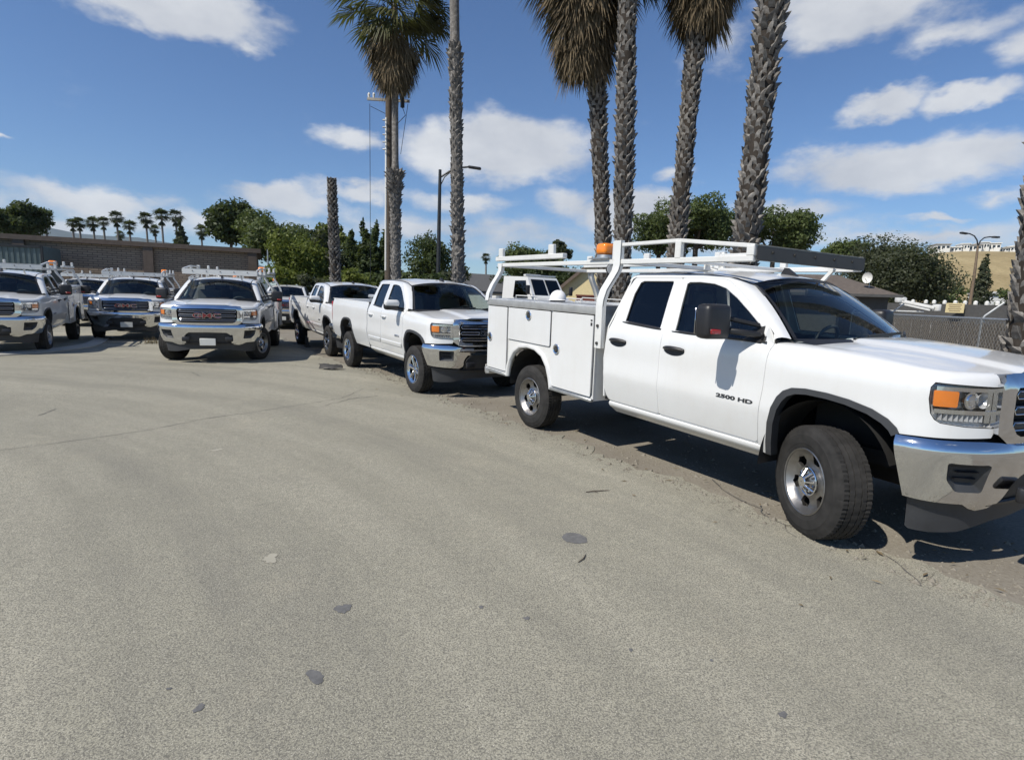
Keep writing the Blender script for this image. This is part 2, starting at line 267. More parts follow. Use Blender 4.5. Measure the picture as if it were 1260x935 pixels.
# ------------------------------------------------------------------ mesh helpers
COL = SC.collection
class MB:
    def __init__(s): s.v = []; s.f = []; s.mi = []; s.cur = 0
    def add(s, vs, fs):
        o = len(s.v); s.v += [tuple(map(float, p)) for p in vs]; s.f += [tuple(i + o for i in q) for q in fs]; s.mi += [s.cur] * len(fs); return s
    def box(s, c, size, rot=None, bev=0.0, seg=2):
        hx, hy, hz = (max(1e-4, k / 2) for k in size)
        if bev > 0:
            bm = bmesh.new(); bmesh.ops.create_cube(bm, size=1)
            for v in bm.verts: v.co = Vector((v.co.x * 2 * hx, v.co.y * 2 * hy, v.co.z * 2 * hz))
            bmesh.ops.bevel(bm, geom=list(bm.edges), offset=min(bev, .48 * 2 * min(hx, hy, hz)), segments=seg, profile=.5, affect='EDGES')
            bm.verts.index_update(); vs = [v.co.copy() for v in bm.verts]; fs = [[v.index for v in f.verts] for f in bm.faces]; bm.free()
        else:
            vs = [Vector((x * hx, y * hy, z * hz)) for x in (-1, 1) for y in (-1, 1) for z in (-1, 1)]
            fs = [(0, 1, 3, 2), (4, 6, 7, 5), (0, 4, 5, 1), (2, 3, 7, 6), (0, 2, 6, 4), (1, 5, 7, 3)]
        if rot is not None: vs = [rot @ v for v in vs]
        c = Vector(c); return s.add([v + c for v in vs], fs)
    def bar(s, p0, p1, w, h, bev=0.0, up=(0, 0, 1)):
        p0 = Vector(p0); p1 = Vector(p1); d = (p1 - p0); L = d.length; d.normalize(); u = Vector(up)
        if abs(d.dot(u)) > .98: u = Vector((1, 0, 0))
        y = u.cross(d).normalized(); z = d.cross(y); R = Matrix((d, y, z)).transposed()
        return s.box((p0 + p1) / 2, (L, w, h), R, bev, 1)
    def cyl(s, p0, p1, r0, r1=None, n=12, caps=True):
        r1 = r0 if r1 is None else r1; p0 = Vector(p0); p1 = Vector(p1); d = (p1 - p0).normalized()
        a = d.cross(Vector((0, 0, 1)) if abs(d.z) < .9 else Vector((1, 0, 0))).normalized(); b_ = d.cross(a)
        vs = []; 
        for p, r in ((p0, r0), (p1, r1)):
            for k in range(n):
                t = 2 * math.pi * k / n; vs.append(p + a * (r * math.cos(t)) + b_ * (r * math.sin(t)))
        fs = [(k, k + n, (k + 1) % n + n, (k + 1) % n) for k in range(n)]
        if caps: fs += [tuple(range(n)), tuple(range(2 * n - 1, n - 1, -1))]
        return s.add(vs, fs)
    def tube(s, pts, r, n=8, caps=True):
        pts = [Vector(p) for p in pts]; rs = r if isinstance(r, (list, tuple)) else [r] * len(pts); vs = []; a = None
        for i, p in enumerate(pts):
            d = (pts[min(i + 1, len(pts) - 1)] - pts[max(i - 1, 0)]).normalized()
            if a is None: a = d.cross(Vector((0, 0, 1)) if abs(d.z) < .9 else Vector((1, 0, 0))).normalized()
            a = (a - d * a.dot(d)).normalized(); b_ = d.cross(a)
            for k in range(n):
                t = 2 * math.pi * k / n; vs.append(p + a * (rs[i] * math.cos(t)) + b_ * (rs[i] * math.sin(t)))
        fs = [(i * n + k, (i + 1) * n + k, (i + 1) * n + (k + 1) % n, i * n + (k + 1) % n) for i in range(len(pts) - 1) for k in range(n)]
        if caps: fs += [tuple(range(n)), tuple(range(len(vs) - 1, len(vs) - n - 1, -1))]
        return s.add(vs, fs)
    def grid(s, rows):
        """rows of points, all the same length"""
        n = len(rows[0]); vs = [p for r in rows for p in r]
        return s.add(vs, [(i * n + j, i * n + j + 1, (i + 1) * n + j + 1, (i + 1) * n + j) for i in range(len(rows) - 1) for j in range(n - 1)])
    def prism(s, poly, f0, f1):
        """closed prism of a 2D outline between two maps"""
        n = len(poly); vs = [f0(*p) for p in poly] + [f1(*p) for p in poly]
        return s.add(vs, [tuple(range(n)), tuple(range(2 * n - 1, n - 1, -1))] + [(i, i + n, (i + 1) % n + n, (i + 1) % n) for i in range(n)])
    def join(s, o, m=None):
        vs = o.v if m is None else [m @ Vector(p) for p in o.v]; return s.add(vs, o.f)
    def mirror(s):
        k = MB(); k.v = [(x, -y, z) for x, y, z in s.v]; k.f = [tuple(reversed(q)) for q in s.f]; k.mi = list(s.mi); return k
    def mesh(s, name, mats, smooth=40, recalc=False, merge=0.0):
        me = bpy.data.meshes.new(name); me.from_pydata(s.v, [], s.f)
        if recalc or merge:
            bm = bmesh.new(); bm.from_mesh(me)
            if merge: bmesh.ops.remove_doubles(bm, verts=bm.verts, dist=merge)
            if recalc: bmesh.ops.recalc_face_normals(bm, faces=bm.faces)
            bm.to_mesh(me); bm.free()
        for m in ([mats] if isinstance(mats, str) else mats): me.materials.append(MATS[m])
        if max(s.mi, default=0) and len(me.polygons) == len(s.mi): me.polygons.foreach_set('material_index', s.mi)
        if smooth:
            me.shade_smooth(); me.set_sharp_from_angle(angle=math.radians(smooth))
        me.update(); return me
    def build(s, name, mats, parent=None, smooth=40, recalc=False, merge=0.0, loc=None):
        o = bpy.data.objects.new(name, s.mesh(name, mats, smooth, recalc, merge)); COL.objects.link(o)
        if parent is not None: o.parent = parent
        if loc is not None: o.location = loc
        return o
def tag(o, label=None, cat=None, group=None, kind=None):
    if label: o['label'] = label
    if cat: o['category'] = cat
    if group: o['group'] = group
    if kind: o['kind'] = kind
    return o
def empty(name, loc=(0, 0, 0), rz=0.0, label=None, cat=None, group=None):
    o = bpy.data.objects.new(name, None); COL.objects.link(o); o.location = loc; o.rotation_euler = (0, 0, rz); o.empty_display_size = .3
    return tag(o, label, cat, group)
def copy_tree(o, parent=None, skip=()):
    c = o.copy(); COL.objects.link(c); c.parent = parent
    for ch in o.children:
        if ch.name.split('.')[0] not in skip: copy_tree(ch, c, skip)
    return c
def text_mesh(txt, size, depth, name, mat, parent, place, widen=1.0, bold=0.0):
    """flat raised lettering; place(x, y, d) maps the text plane to 3D"""
    cu = bpy.data.curves.new(name, 'FONT'); cu.body = txt; cu.size = size; cu.align_x = 'CENTER'; cu.align_y = 'CENTER'; cu.extrude = depth; cu.offset = bold; cu.resolution_u = 3
    t = bpy.data.objects.new(name, cu); COL.objects.link(t); bpy.context.view_layer.update()
    me = bpy.data.meshes.new_from_object(t.evaluated_get(bpy.context.evaluated_depsgraph_get())); bpy.data.objects.remove(t)
    for v in me.vertices: v.co = place(v.co.x * widen, v.co.y, v.co.z)
    me.materials.clear(); me.materials.append(MATS[mat]); o = bpy.data.objects.new(name, me); COL.objects.link(o); o.parent = parent; return o

def inside(p, poly):
    x, y = p; c = False; n = len(poly); j = n - 1
    for i in range(n):
        xi, yi = poly[i]; xj, yj = poly[j]
        if (yi > y) != (yj > y) and x < (xj - xi) * (y - yi) / (yj - yi) + xi: c = not c
        j = i
    return c
def resample(poly, sp):
    out = []
    for i in range(len(poly)):
        a = poly[i]; b_ = poly[(i + 1) % len(poly)]; L = math.hypot(b_[0] - a[0], b_[1] - a[1]); n = max(1, int(round(L / sp)))
        out += [(a[0] + (b_[0] - a[0]) * k / n, a[1] + (b_[1] - a[1]) * k / n) for k in range(n)]
    return out
def area(poly): return .5 * sum(poly[i][0] * poly[(i + 1) % len(poly)][1] - poly[(i + 1) % len(poly)][0] * poly[i][1] for i in range(len(poly)))
def inset(poly, d):
    """move an outline inwards by d"""
    if area(poly) < 0: poly = poly[::-1]
    out = []; n = len(poly)
    for i in range(n):
        a, b_, c = Vector(poly[i - 1]), Vector(poly[i]), Vector(poly[(i + 1) % n])
        e1 = (b_ - a).normalized(); e2 = (c - b_).normalized(); n1 = Vector((-e1.y, e1.x)); n2 = Vector((-e2.y, e2.x)); m = (n1 + n2)
        m = m.normalized() / max(.5, m.normalized().dot(n1)) if m.length > 1e-6 else n1
        out.append((b_.x + m.x * d, b_.y + m.y * d))
    return out
def rounded(poly, r, k=4):
    """round the corners of an outline"""
    out = []; n = len(poly)
    for i in range(n):
        a, b_, c = Vector(poly[i - 1]), Vector(poly[i]), Vector(poly[(i + 1) % n])
        d1 = a - b_; d2 = c - b_; rr = min(r, .45 * d1.length, .45 * d2.length); p = b_ + d1.normalized() * rr; q = b_ + d2.normalized() * rr
        for j in range(k + 1):
            t = j / k; out.append(tuple((1 - t) ** 2 * p + 2 * t * (1 - t) * b_ + t * t * q))
    return out
def panel(outer, M, sp=.05, holes=(), depth=.016, rimholes=True, mb=None):
    """sheet over a 2D outline with holes, bent by M(a, b), its edges folded in by depth"""
    loops = [resample(outer if area(outer) > 0 else outer[::-1], sp)] + [resample(h if area(h) > 0 else h[::-1], sp) for h in holes]
    pts = []; edges = []
    for L in loops:
        o = len(pts); pts += L; edges += [(o + i, o + (i + 1) % len(L)) for i in range(len(L))]
    nb = len(pts); B = np.array(pts)
    x0, y0 = B.min(0); x1, y1 = B.max(0); row = 0; y = y0 + sp * .5
    while y < y1:
        x = x0 + (sp * .5 if row % 2 else 0)
        while x < x1:
            if inside((x, y), loops[0]) and not any(inside((x, y), h) for h in loops[1:]) and ((B - (x, y)) ** 2).sum(1).min() > (sp * .55) ** 2: pts.append((x, y))
            x += sp
        y += sp * .87; row += 1
    V, E, F, ov, oe, of = delaunay_2d_cdt([Vector(p) for p in pts], edges, [], 0, 1e-7)
    vs = [tuple(v) for v in V]; tri = []
    for t in F:
        c = (sum(vs[i][0] for i in t) / 3, sum(vs[i][1] for i in t) / 3)
        if inside(c, loops[0]) and not any(inside(c, h) for h in loops[1:]):
            tri.append(tuple(t) if area([vs[i] for i in t]) > 0 else tuple(reversed(t)))
    mb = mb or MB(); P3 = [Vector(M(*p)) for p in vs]; fs = list(tri)
    if depth:
        cnt = {}
        for t in tri:
            for i in range(3):
                e = (t[i], t[(i + 1) % 3]); cnt[e] = 1
        bd = [e for e in cnt if (e[1], e[0]) not in cnt]; idx = {}
        for e in bd:
            for i in e:
                if i not in idx:
                    a, c = vs[i]; q = 1e-3; da = Vector(M(a + q, c)) - Vector(M(a - q, c)); dc = Vector(M(a, c + q)) - Vector(M(a, c - q)); n = da.cross(dc).normalized()
                    idx[i] = len(P3); P3.append(P3[i] - n * depth)
        fs += [(e[1], e[0], idx[e[0]], idx[e[1]]) for e in bd]
    return mb.add(P3, fs)
def strip(la, lb, M, n=1, mb=None):
    mb = mb or MB(); return mb.grid([[M(a[0] + (b_[0] - a[0]) * k / n, a[1] + (b_[1] - a[1]) * k / n) for a, b_ in zip(la, lb)] for k in range(n + 1)])

# ------------------------------------------------------------------ the pickup: outlines in metres, x ahead of the front axle, right side at -y
RAKE = 0.02
HWZ = [.20, .45, .50, .56, .62, .74, .85, .93, 1.03, 1.15, 1.24, 1.30, 1.34, 1.375, 1.40, 1.62, 1.80, 1.86, 1.95]
HWY = [.86, .895, .918, .940, .958, .988, 1.009, 1.004, .998, 1.000, .997, .985, .968, .948, .937, .850, .770, .735, .66]
_zz = np.linspace(.2, 1.95, 176); _yy = np.interp(_zz, HWZ, HWY)
_yy = np.convolve(np.pad(_yy, 2, mode='edge'), np.ones(5) / 5, 'valid')
def hw(z): return float(np.interp(z, _zz, _yy))
def catmull(P, n=12):
    P = [np.array(p, float) for p in P]; out = []
    for i in range(1, len(P) - 2):
        p0, p1, p2, p3 = P[i - 1:i + 3]
        for k in range(n):
            t = k / n; out.append(.5 * ((2 * p1) + (-p0 + p2) * t + (2 * p0 - 5 * p1 + 4 * p2 - p3) * t * t + (-p0 + 3 * p1 - 3 * p2 + p3) * t ** 3))
    out.append(P[-2]); return np.array(out)
_CP = [(.30, 1.0), (.45, .998), (.58, .985), (.68, .935), (.77, .83), (.85, .68), (.905, .48), (.94, .25), (.95, 0.0), (.94, -.25)]
_CC = np.vstack([[(-6, 1.0), (-3, 1.0), (0, 1.0)], catmull([(.15, 1.0)] + _CP)])
_SS = np.concatenate([[0], np.cumsum(np.linalg.norm(np.diff(_CC, axis=0), axis=1))]) - 6.0
UEND = float(_SS[-1])
def plan(u):
    x = np.interp(u, _SS, _CC[:, 0]); y = np.interp(u, _SS, _CC[:, 1])
    if u >= UEND - .015: return .95 - (UEND - u) * .0, float(UEND - u), 1.0, 0.0
    e = .02; tx = np.interp(u + e, _SS, _CC[:, 0]) - np.interp(u - e, _SS, _CC[:, 0]); ty = np.interp(u + e, _SS, _CC[:, 1]) - np.interp(u - e, _SS, _CC[:, 1])
    l = math.hypot(tx, ty); return float(x), float(y), float(-ty / l), float(tx / l)
def hoodz(x, y):
    t = max(0, (x + .35) / 1.2); a = abs(y)
    dome = .024 * (1 - min(1, max(0, (a - .38) / .08)) ** 2 * (3 - 2 * min(1, max(0, (a - .38) / .08)))) * min(1, max(0, (x + .42) / .35))
    return 1.396 - .088 * t ** 2 - .034 * (a / .8) ** 2.6 + dome
def rk(p): return (p[0], p[1], p[2] - RAKE * p[0])
WS, WL = 1.19, .30
def seam(u):
    x, y, nx, ny = plan(u); d = .19 if u < .25 else .19 - .115 * min(1, (u - .25) / .72)
    sx, sy = x - nx * d, y - ny * d; return sx, sy, hoodz(sx, sy)
def SP(u, w, off=0.0):
    """right body side, wrapped round the front corner; above WS it rolls over to the hood seam"""
    x, y, nx, ny = plan(u)
    if w <= WS or u < -.45:
        d = hw(w) - 1 + off; return rk((x + nx * d, -(y + ny * d), w))
    t = min(1.0, (w - WS) / WL) * math.pi / 2; d = hw(WS) - 1 + off - (.013 * math.sin(math.pi * (t - .06) / .62) * min(1, max(0, (u + .42) / .25)) * min(1, max(0, (.72 - u) / .2)) if .06 < t < .68 else 0); bx, by = x + nx * d, y + ny * d; sx, sy, sz = seam(u)
    c, s = math.cos(t) ** .72, math.sin(t) ** .82; q = sz + off
    return rk((sx + (bx - sx) * c, -(sy + (by - sy) * c), WS + (q - WS) * s))
def PF(v, z, off=0.0):
    """front face, v = 0 at the centre line, negative on the right"""
    p = SP(UEND - abs(v), min(z, WS) if False else z, off) if z <= WS else None
    if p is None:
        x, y, nx, ny = plan(UEND - abs(v)); d = hw(WS) - 1 + off; p = rk((x + nx * d, -(y + ny * d), z))
    return (p[0], p[1] if v <= 0 else -p[1], p[2])
def both(name, mb, mats, root, **k):
    """the right-hand piece and its mirror image"""
    return mb.build(name, mats, root, **k), mb.mirror().build(name, mats, root, **k)
def raked(mb): mb.v = [rk(p) for p in mb.v]; return mb

F_DOOR = [(-1.498, .572), (-.464, .572), (-.43, .99), (-.425, 1.12), (-.414, 1.376), (-.428, 1.417), (-.507, 1.486), (-.715, 1.639), (-.85, 1.735), (-.987, 1.810), (-1.06, 1.824), (-1.508, 1.828), (-1.478, 1.5), (-1.482, 1.32), (-1.49, 1.09), (-1.485, .8)]
F_WIN = [(-1.366, 1.362), (-.50, 1.337), (-.476, 1.36), (-.487, 1.39), (-.546, 1.461), (-.701, 1.572), (-.846, 1.669), (-.994, 1.750), (-1.126, 1.785), (-1.285, 1.798), (-1.40, 1.796), (-1.424, 1.78)]
R_DOOR = [(-2.20, .572), (-1.503, .572), (-1.490, .8), (-1.495, 1.09), (-1.487, 1.32), (-1.483, 1.5), (-1.513, 1.828), (-2.118, 1.832), (-2.16, 1.72), (-2.197, 1.55), (-2.225, 1.30), (-2.252, 1.135), (-2.248, .84), (-2.255, .70), (-2.24, .62)]
R_WIN = [(-2.035, 1.400), (-1.553, 1.369), (-1.590, 1.79), (-1.605, 1.803), (-1.98, 1.801), (-2.018, 1.785), (-2.046, 1.67)]
ARCH_O = [(-.398, .50), (-.388, .60), (-.368, .76), (-.34, .88), (-.305, .968), (-.262, 1.02), (-.20, 1.052), (-.10, 1.064), (.05, 1.061), (.194, 1.045), (.343, 1.012), (.44, .97), (.495, .925), (.513, .893)]
ARCH_I = [(-.352, .50), (-.342, .60), (-.320, .76), (-.29, .875), (-.26, .942), (-.225, .985), (-.17, 1.012), (-.09, 1.023), (.05, 1.02), (.18, 1.006), (.32, .975), (.41, .935), (.455, .90), (.475, .87)]
HEADL = [(.655, 1.242), (.636, 1.20), (.634, 1.13), (.650, 1.046), (.672, 1.012), (.70, .994), (.84, .98), (1.0, .977), (1.028, 1.0), (1.037, 1.03), (1.024, 1.225)]

def make_wheel(style, side):
    """wheel at its own origin, axle along y, outer face towards -y; side flips it"""
    R, W = .402, .245; prof = []
    half = [(.226, -.108), (.236, -.118), (.262, -.124), (.268, -.1245), (.272, -.1275), (.31, -.128), (.334, -.126), (.338, -.1225), (.358, -.119), (.377, -.111), (.393, -.099)]
    tread = []
    for a, b_ in ((-.097, -.066), (-.058, -.027), (-.019, .019), (.027, .058), (.066, .097)): tread += [(.402 - .02 * abs(a) ** 2 * 10, a), (.402 - .02 * abs(b_) ** 2 * 10, b_)]
    full = half + [t for i in range(0, len(tread), 2) for t in ((tread[i][0], tread[i][1]), (tread[i + 1][0], tread[i + 1][1])) ]
    pr = list(half)
    for i in range(0, len(tread), 2):
        pr += [tread[i], tread[i + 1]]
        if i + 2 < len(tread): pr += [(tread[i + 1][0] - .009, tread[i + 1][1] + .0015), (tread[i + 2][0] - .009, tread[i + 2][1] - .0015)]
    pr += [(r, -y) for r, y in reversed(half)]
    n = 160; rows = []
    for k in range(n + 1):
        t = 2 * math.pi * (k % n) / n; row = []
        for r, y in pr:
            if r > .37 and (k % 4 == 0) and abs(y) > .052: r -= .0075
            elif r > .385 and (k % 4 == 2): r -= .0045
            row.append((r * math.cos(t), y, r * math.sin(t)))
        rows.append(row)
    tyre = MB().grid(rows)
    # disc with windows
    nwin = 6; holes = []
    def disc(r):      # depth of the face at radius r (outer side is -y)
        return np.interp(r, [0, .05, .075, .10, .15, .195, .212, .228], [-.108, -.106, -.088, -.066, -.058, -.070, -.098, -.116]) if style == 'hd' else np.interp(r, [0, .05, .08, .19, .205, .218], [-.085, -.085, -.075, -.088, -.105, -.116])
    rr = .228
    outer = [(rr * math.cos(2 * math.pi * k / 48), rr * math.sin(2 * math.pi * k / 48)) for k in range(48)]
    for k in range(nwin):
        a = 2 * math.pi * k / nwin + .3
        if style == 'hd': loop = [(a - .20, .132), (a + .20, .132), (a + .27, .156), (a + .235, .190), (a, .200), (a - .235, .190), (a - .27, .156)]
        else: loop = [(a - .10, .085), (a + .10, .085), (a + .30, .17), (a + .29, .190), (a, .198), (a - .29, .190), (a - .30, .17)]
        holes.append([(r * math.cos(t), r * math.sin(t)) for t, r in loop])
    rim = panel(outer, lambda x, z: (x, disc(math.hypot(x, z)), z), .02, holes, depth=.028)
    rim.tube([((rr + .006) * math.cos(2 * math.pi * k / 40), -.119, (rr + .006) * math.sin(2 * math.pi * k / 40)) for k in range(41)], .007, 6, False)
    if style != 'hd':
        for k in range(nwin):
            a = 2 * math.pi * (k + .5) / nwin + .3
            for da in (-.07, .07): rim.bar((.06 * math.cos(a + da), -.088, .06 * math.sin(a + da)), (.205 * math.cos(a + da * .8), -.108, .205 * math.sin(a + da * .8)), .018, .014, .004, up=(0, 1, 0))
    well = MB(); m = 32   # dark drum behind the windows
    well.grid([[(r * math.cos(2 * math.pi * k / m), y, r * math.sin(2 * math.pi * k / m)) for k in range(m + 1)] for r, y in ((.226, -.10), (.215, .02), (.01, .02))])
    cap = MB(); 
    if style == 'hd':
        nn = 32; rows = []
        for r, y in ((.005, -.138), (.034, -.138), (.040, -.132)): rows.append([(r * math.cos(2 * math.pi * k / nn), y, r * math.sin(2 * math.pi * k / nn)) for k in range(nn + 1)])
        cap.grid(rows)
        for k in range(8):
            a = 2 * math.pi * k / 8 + .2; cap.bar((.034 * math.cos(a), -.132, .034 * math.sin(a)), (.094 * math.cos(a), -.092, .094 * math.sin(a)), .016, .014, .005, up=(0, 1, 0))
            a2 = a + math.pi / 8; cap.cyl((.072 * math.cos(a2), -.075, .072 * math.sin(a2)), (.072 * math.cos(a2), -.100, .072 * math.sin(a2)), .011, .009, 8)
        cap.tube([(.098 * math.cos(2 * math.pi * k / 32), -.088, .098 * math.sin(2 * math.pi * k / 32)) for k in range(33)], .007, 6, False)
    else: cap.cyl((0, -.08, 0), (0, -.104, 0), .042, .036, 20)
    out = {'tyre': (tyre, 'rubber'), 'rim': (rim, 'alloy' if style == 'hd' else 'chrome'), 'centre_cap': (cap, 'chrome'), 'brake_drum': (well, 'underbody')}
    res = {}
    for k, (mb, m) in out.items():
        if side > 0: mb = mb.mirror()
        res[k] = mb.mesh(k, m, 35, recalc=True)
    return res
WHEELS = {}
def put_wheel(root, style, x, side, steer=0.0, y=.868, z=.400):
    key = (style, side)
    if key not in WHEELS: WHEELS[key] = make_wheel(style, side)
    ms = WHEELS[key]; w = bpy.data.objects.new('wheel', ms['brake_drum']); COL.objects.link(w); w.parent = root
    w.location = (x, side * y, z); w.rotation_euler = (0, RNG.uniform(0, 0), steer)
    for k in ('tyre', 'rim', 'centre_cap'):
        o = bpy.data.objects.new(k, ms[k]); COL.objects.link(o); o.parent = w; o.rotation_euler = (0, 0, 0)
    return w

def seat_mb(x, y, w, bench=False):
    m = MB(); m.box((x, y, 1.02), (.52, w, .18), None, .05, 3)
    m.box((x - .30, y, 1.32), (.16, w, .62), Matrix.Rotation(-.25, 3, 'Y'), .06, 3)
    for dy in ((-w * .3, w * .3) if bench else (0,)): m.box((x - .40, y + dy, 1.68), (.09, .24, .15), None, .04, 3)
    return m

def make_truck(kind):
    hd = kind == 'service'
    root = empty('utility_truck' if hd else 'pickup_truck')
    paint = 'white_paint'
    # ---- dark inside of the body, frame, axles
    m = MB()
    def shell(u, z): return SP(u, min(z, 1.30), -.035)
    arch = [(a, c) for a, c in ARCH_I]
    poly = [(-2.24, .56), (-.46, .56)] + [(a - .01, c + .02) for a, c in ARCH_I] + [(1.0, .87), (1.0, .93), (.62, .95), (.62, 1.26), (.4, 1.30), (-2.24, 1.30)]
    panel(poly, shell, .09, depth=0, mb=m); m2 = m.mirror(); m.join(m2)
    m.box((-1.35, 0, .60), (1.9, 1.84, .08)); m.box((-2.15, 0, .52), (5.3, .16, .14)); 
    for s in (-1, 1):
        m.box((-2.0, s * .42, .52), (5.5, .09, .16)); m.box((.25, s * .55, .98), (1.0, .02, .62)); m.box((.25, s * .48, .62), (.5, .3, .10))
    m.cyl((-3.66, -.8, .40), (-3.66, .8, .40), .055, n=10); m.box((-3.66, 0, .40), (.3, .32, .28), None, .1, 3); m.cyl((0, -.8, .40), (0, .8, .40), .045, n=8)
    m.box((.05, 0, .55), (.9, .7, .35), None, .05, 2); m.cyl((-2.0, .3, .5), (-3.0, .3, .5), .1, n=10); m.box((.78, 0, .95), (.06, 1.3, .62)); m.box((-.42, 0, 1.0), (.03, 1.8, .74))
    raked(m).build('chassis', 'underbody', root, smooth=30)
    lin = MB()
    for s in (-1, 1):
        pts = [(.04 + .47 * math.cos(t), .44 + .56 * math.sin(t)) for t in np.linspace(.42, math.pi + .05, 22)]
        lin.grid([[(a, s * y, c) for a, c in pts] for y in (.97, .55)])
    raked(lin).build('wheel_liner', 'underbody', root)
    # ---- front fenders
    f_out = [(-.470, .512), (-.402, .50)] + ARCH_O[1:] + [(.60, .900), (.80, .908), (1.0, .918), (1.03, .968), (1.0, .973), (.84, .976), (.70, .990), (.668, 1.009), (.645, 1.045), (.629, 1.13), (.631, 1.20), (.652, 1.246), (1.02, 1.229), (1.02, WS + WL), (.8, WS + WL), (.4, WS + WL), (-.40, WS + WL), (-.407, 1.376), (-.42, 1.12), (-.425, .99), (-.459, .572)]
    both('fender', panel(f_out, SP, .04, depth=.02), paint, root)
    # soft shoulder over the wheel is in the roll-over curve; plastic arch trim
    tr = strip(ARCH_O, ARCH_I, lambda u, w: SP(u, w, .012 + 0), 2); n = len(ARCH_I)
    tr.grid([[SP(a, c, .012) for a, c in ARCH_I], [SP(a, c, -.07) for a, c in ARCH_I]]); tr.grid([[SP(a - (0), c, -.005) for a, c in ARCH_O], [SP(a, c, .012) for a, c in ARCH_O]])
    both('arch_trim', tr, 'grey_plastic', root, recalc=False)
    # ---- hood
    us = list(np.linspace(-.36, .98, 26)); side = [(seam(u)[0], -seam(u)[1]) for u in us]
    nose = []
    for u in np.linspace(1.0, UEND, 16):
        x, y, nx, ny = plan(u); nose.append((x - nx * .035, -(y - ny * .035)))
    half = [(-.355 + .25 * (1 - (y / .81) ** 2), y) for y in np.linspace(0, -.80, 12)] + side + nose
    outline = half + [(x, -y) for x, y in reversed(half[1:-1])]
    hood = panel(outline, lambda x, y: rk((x, y, hoodz(x, y) - .0)), .045, depth=.03)
    hood.build('hood', paint, root, smooth=45)
    # ---- windshield, pillars, roof
    xb = lambda s: -.085 - .25 * s * s; zb = lambda s: 1.398 - .012 * s * s; xt = lambda s: -.755 - .08 * s * s; zt = lambda s: 1.862 - .066 * s * s
    def wsp(s, t, off=0):
        bul = .022 * math.sin(math.pi * t) + off
        return rk((xb(s) + (xt(s) - xb(s)) * t + bul * .55, s * (.852 + (.652 - .852) * t), zb(s) + (zt(s) - zb(s)) * t + bul * .8))
    gl = MB().grid([[wsp(s, t) for s in np.linspace(-.985, .985, 25)] for t in np.linspace(.012, .985, 13)])
    gl.build('windshield', 'glass_windshield', root)
    fr = MB()
    for s0, s1 in ((-.985, -.955), (.955, .985)): fr.grid([[wsp(s, t, .002) for s in (s0, s1)] for t in np.linspace(.012, .985, 13)])
    fr.grid([[wsp(s, t, .002) for s in np.linspace(-.985, .985, 25)] for t in (.935, .985)])
    fr.build('windshield_seal', 'black_plastic', root)
    cow = MB().grid([[rk((xb(s) + .005, s * .852, zb(s) + .004)) for s in np.linspace(-1, 1, 21)], [rk((xb(s) + .17, s * .83, zb(s) - .03)) for s in np.linspace(-1, 1, 21)]])
    cow.build('cowl', 'black_plastic', root)
    for y0 in (-.42, .30):
        wp = MB(); q0 = Vector(wsp(y0 / .85, .0, .012)) + Vector((.03, 0, 0)); q1 = Vector(wsp((y0 + .55) / .85 if y0 < 0 else (y0 + .42) / .85, .035, .015)); wp.bar(q0, q1, .016, .012); wp.bar(q0 + (q1 - q0) * .35 + Vector((0, 0, .01)), q1 + (q1 - q0) * .25 + Vector((0, 0, .012)), .008, .022)
        wp.build('wiper', 'black_plastic', root)
    zc = lambda x: float(np.interp(-x, [.75, .9, 1.1, 1.5, 2.2], [1.862, 1.888, 1.912, 1.932, 1.925]))
    ze = lambda x: float(np.interp(-x, [.83, 1.0, 1.2, 1.5, 2.2], [1.796, 1.832, 1.860, 1.882, 1.876]))
    rows = []
    for t in np.linspace(0, 1, 15):
        row = []
        for s in np.linspace(-1, 1, 19):
            x0 = xt(s) - .004; x = x0 + (-2.17 - x0) * t; rib = .005 * max(0, math.cos(s * 4.5 * math.pi)) * min(1, t * 8) * min(1, (1 - t) * 8) * (abs(s) < .9)
            row.append(rk((x, s * .648, zc(x) - (zc(x) - ze(min(x, -.83))) * abs(s) ** 2.2 + rib)))
        rows.append(row)
    roof = MB().grid(rows); roof.grid([rows[-1], [(p[0] - .03, p[1] * .985, p[2] - .03) for p in rows[-1]]]); roof.build('roof', paint, root)
    O_ = [(-.411, 1.379), (-.424, 1.420), (-.504, 1.489), (-.605, 1.562), (-.712, 1.643), (-.848, 1.739), (-.986, 1.814), (-1.06, 1.831), (-1.3, 1.835), (-1.7, 1.836), (-2.12, 1.838), (-2.19, 1.80)]
    tt = [0, .06, .20, .36, .52, .72, .93]; I_ = [wsp(-1.0, min(1, k)) for k in tt]
    I_ += [rk((x, -.650, ze(x) - .002)) for x in (-1.0, -1.28, -1.7, -2.10, -2.17)]
    rows = []
    for k in np.linspace(0, 1, 5):
        row = []
        for (a, c), q in zip(O_, I_):
            p = Vector(rk((a, -hw(c), c))); v = p.lerp(Vector(q), k); bl = .014 * math.sin(math.pi * k); row.append((v.x, v.y - bl, v.z + bl))
        rows.append(row)
    pil = MB().grid(rows[::-1])
    both('roof_rail', pil, paint, root)
    # ditch moulding along the roof edge
    dm = MB(); dm.tube([(q[0], q[1], q[2] + .004) for q in I_[5:]], .009, 6); both('roof_moulding', dm, 'grey_plastic', root)
    # back of the cab with its window
    def BK(y, z): return rk((-2.262 + max(0, z - 1.3) * .16, y, z))
    bo = [(-.96, .60), (.96, .60), (.985, 1.0), (.95, 1.33), (.72, 1.84), (.62, 1.875), (-.62, 1.875), (-.72, 1.84), (-.95, 1.33), (-.985, 1.0)]
    bh = rounded([(-.66, 1.42), (.66, 1.42), (.56, 1.79), (-.56, 1.79)], .05)
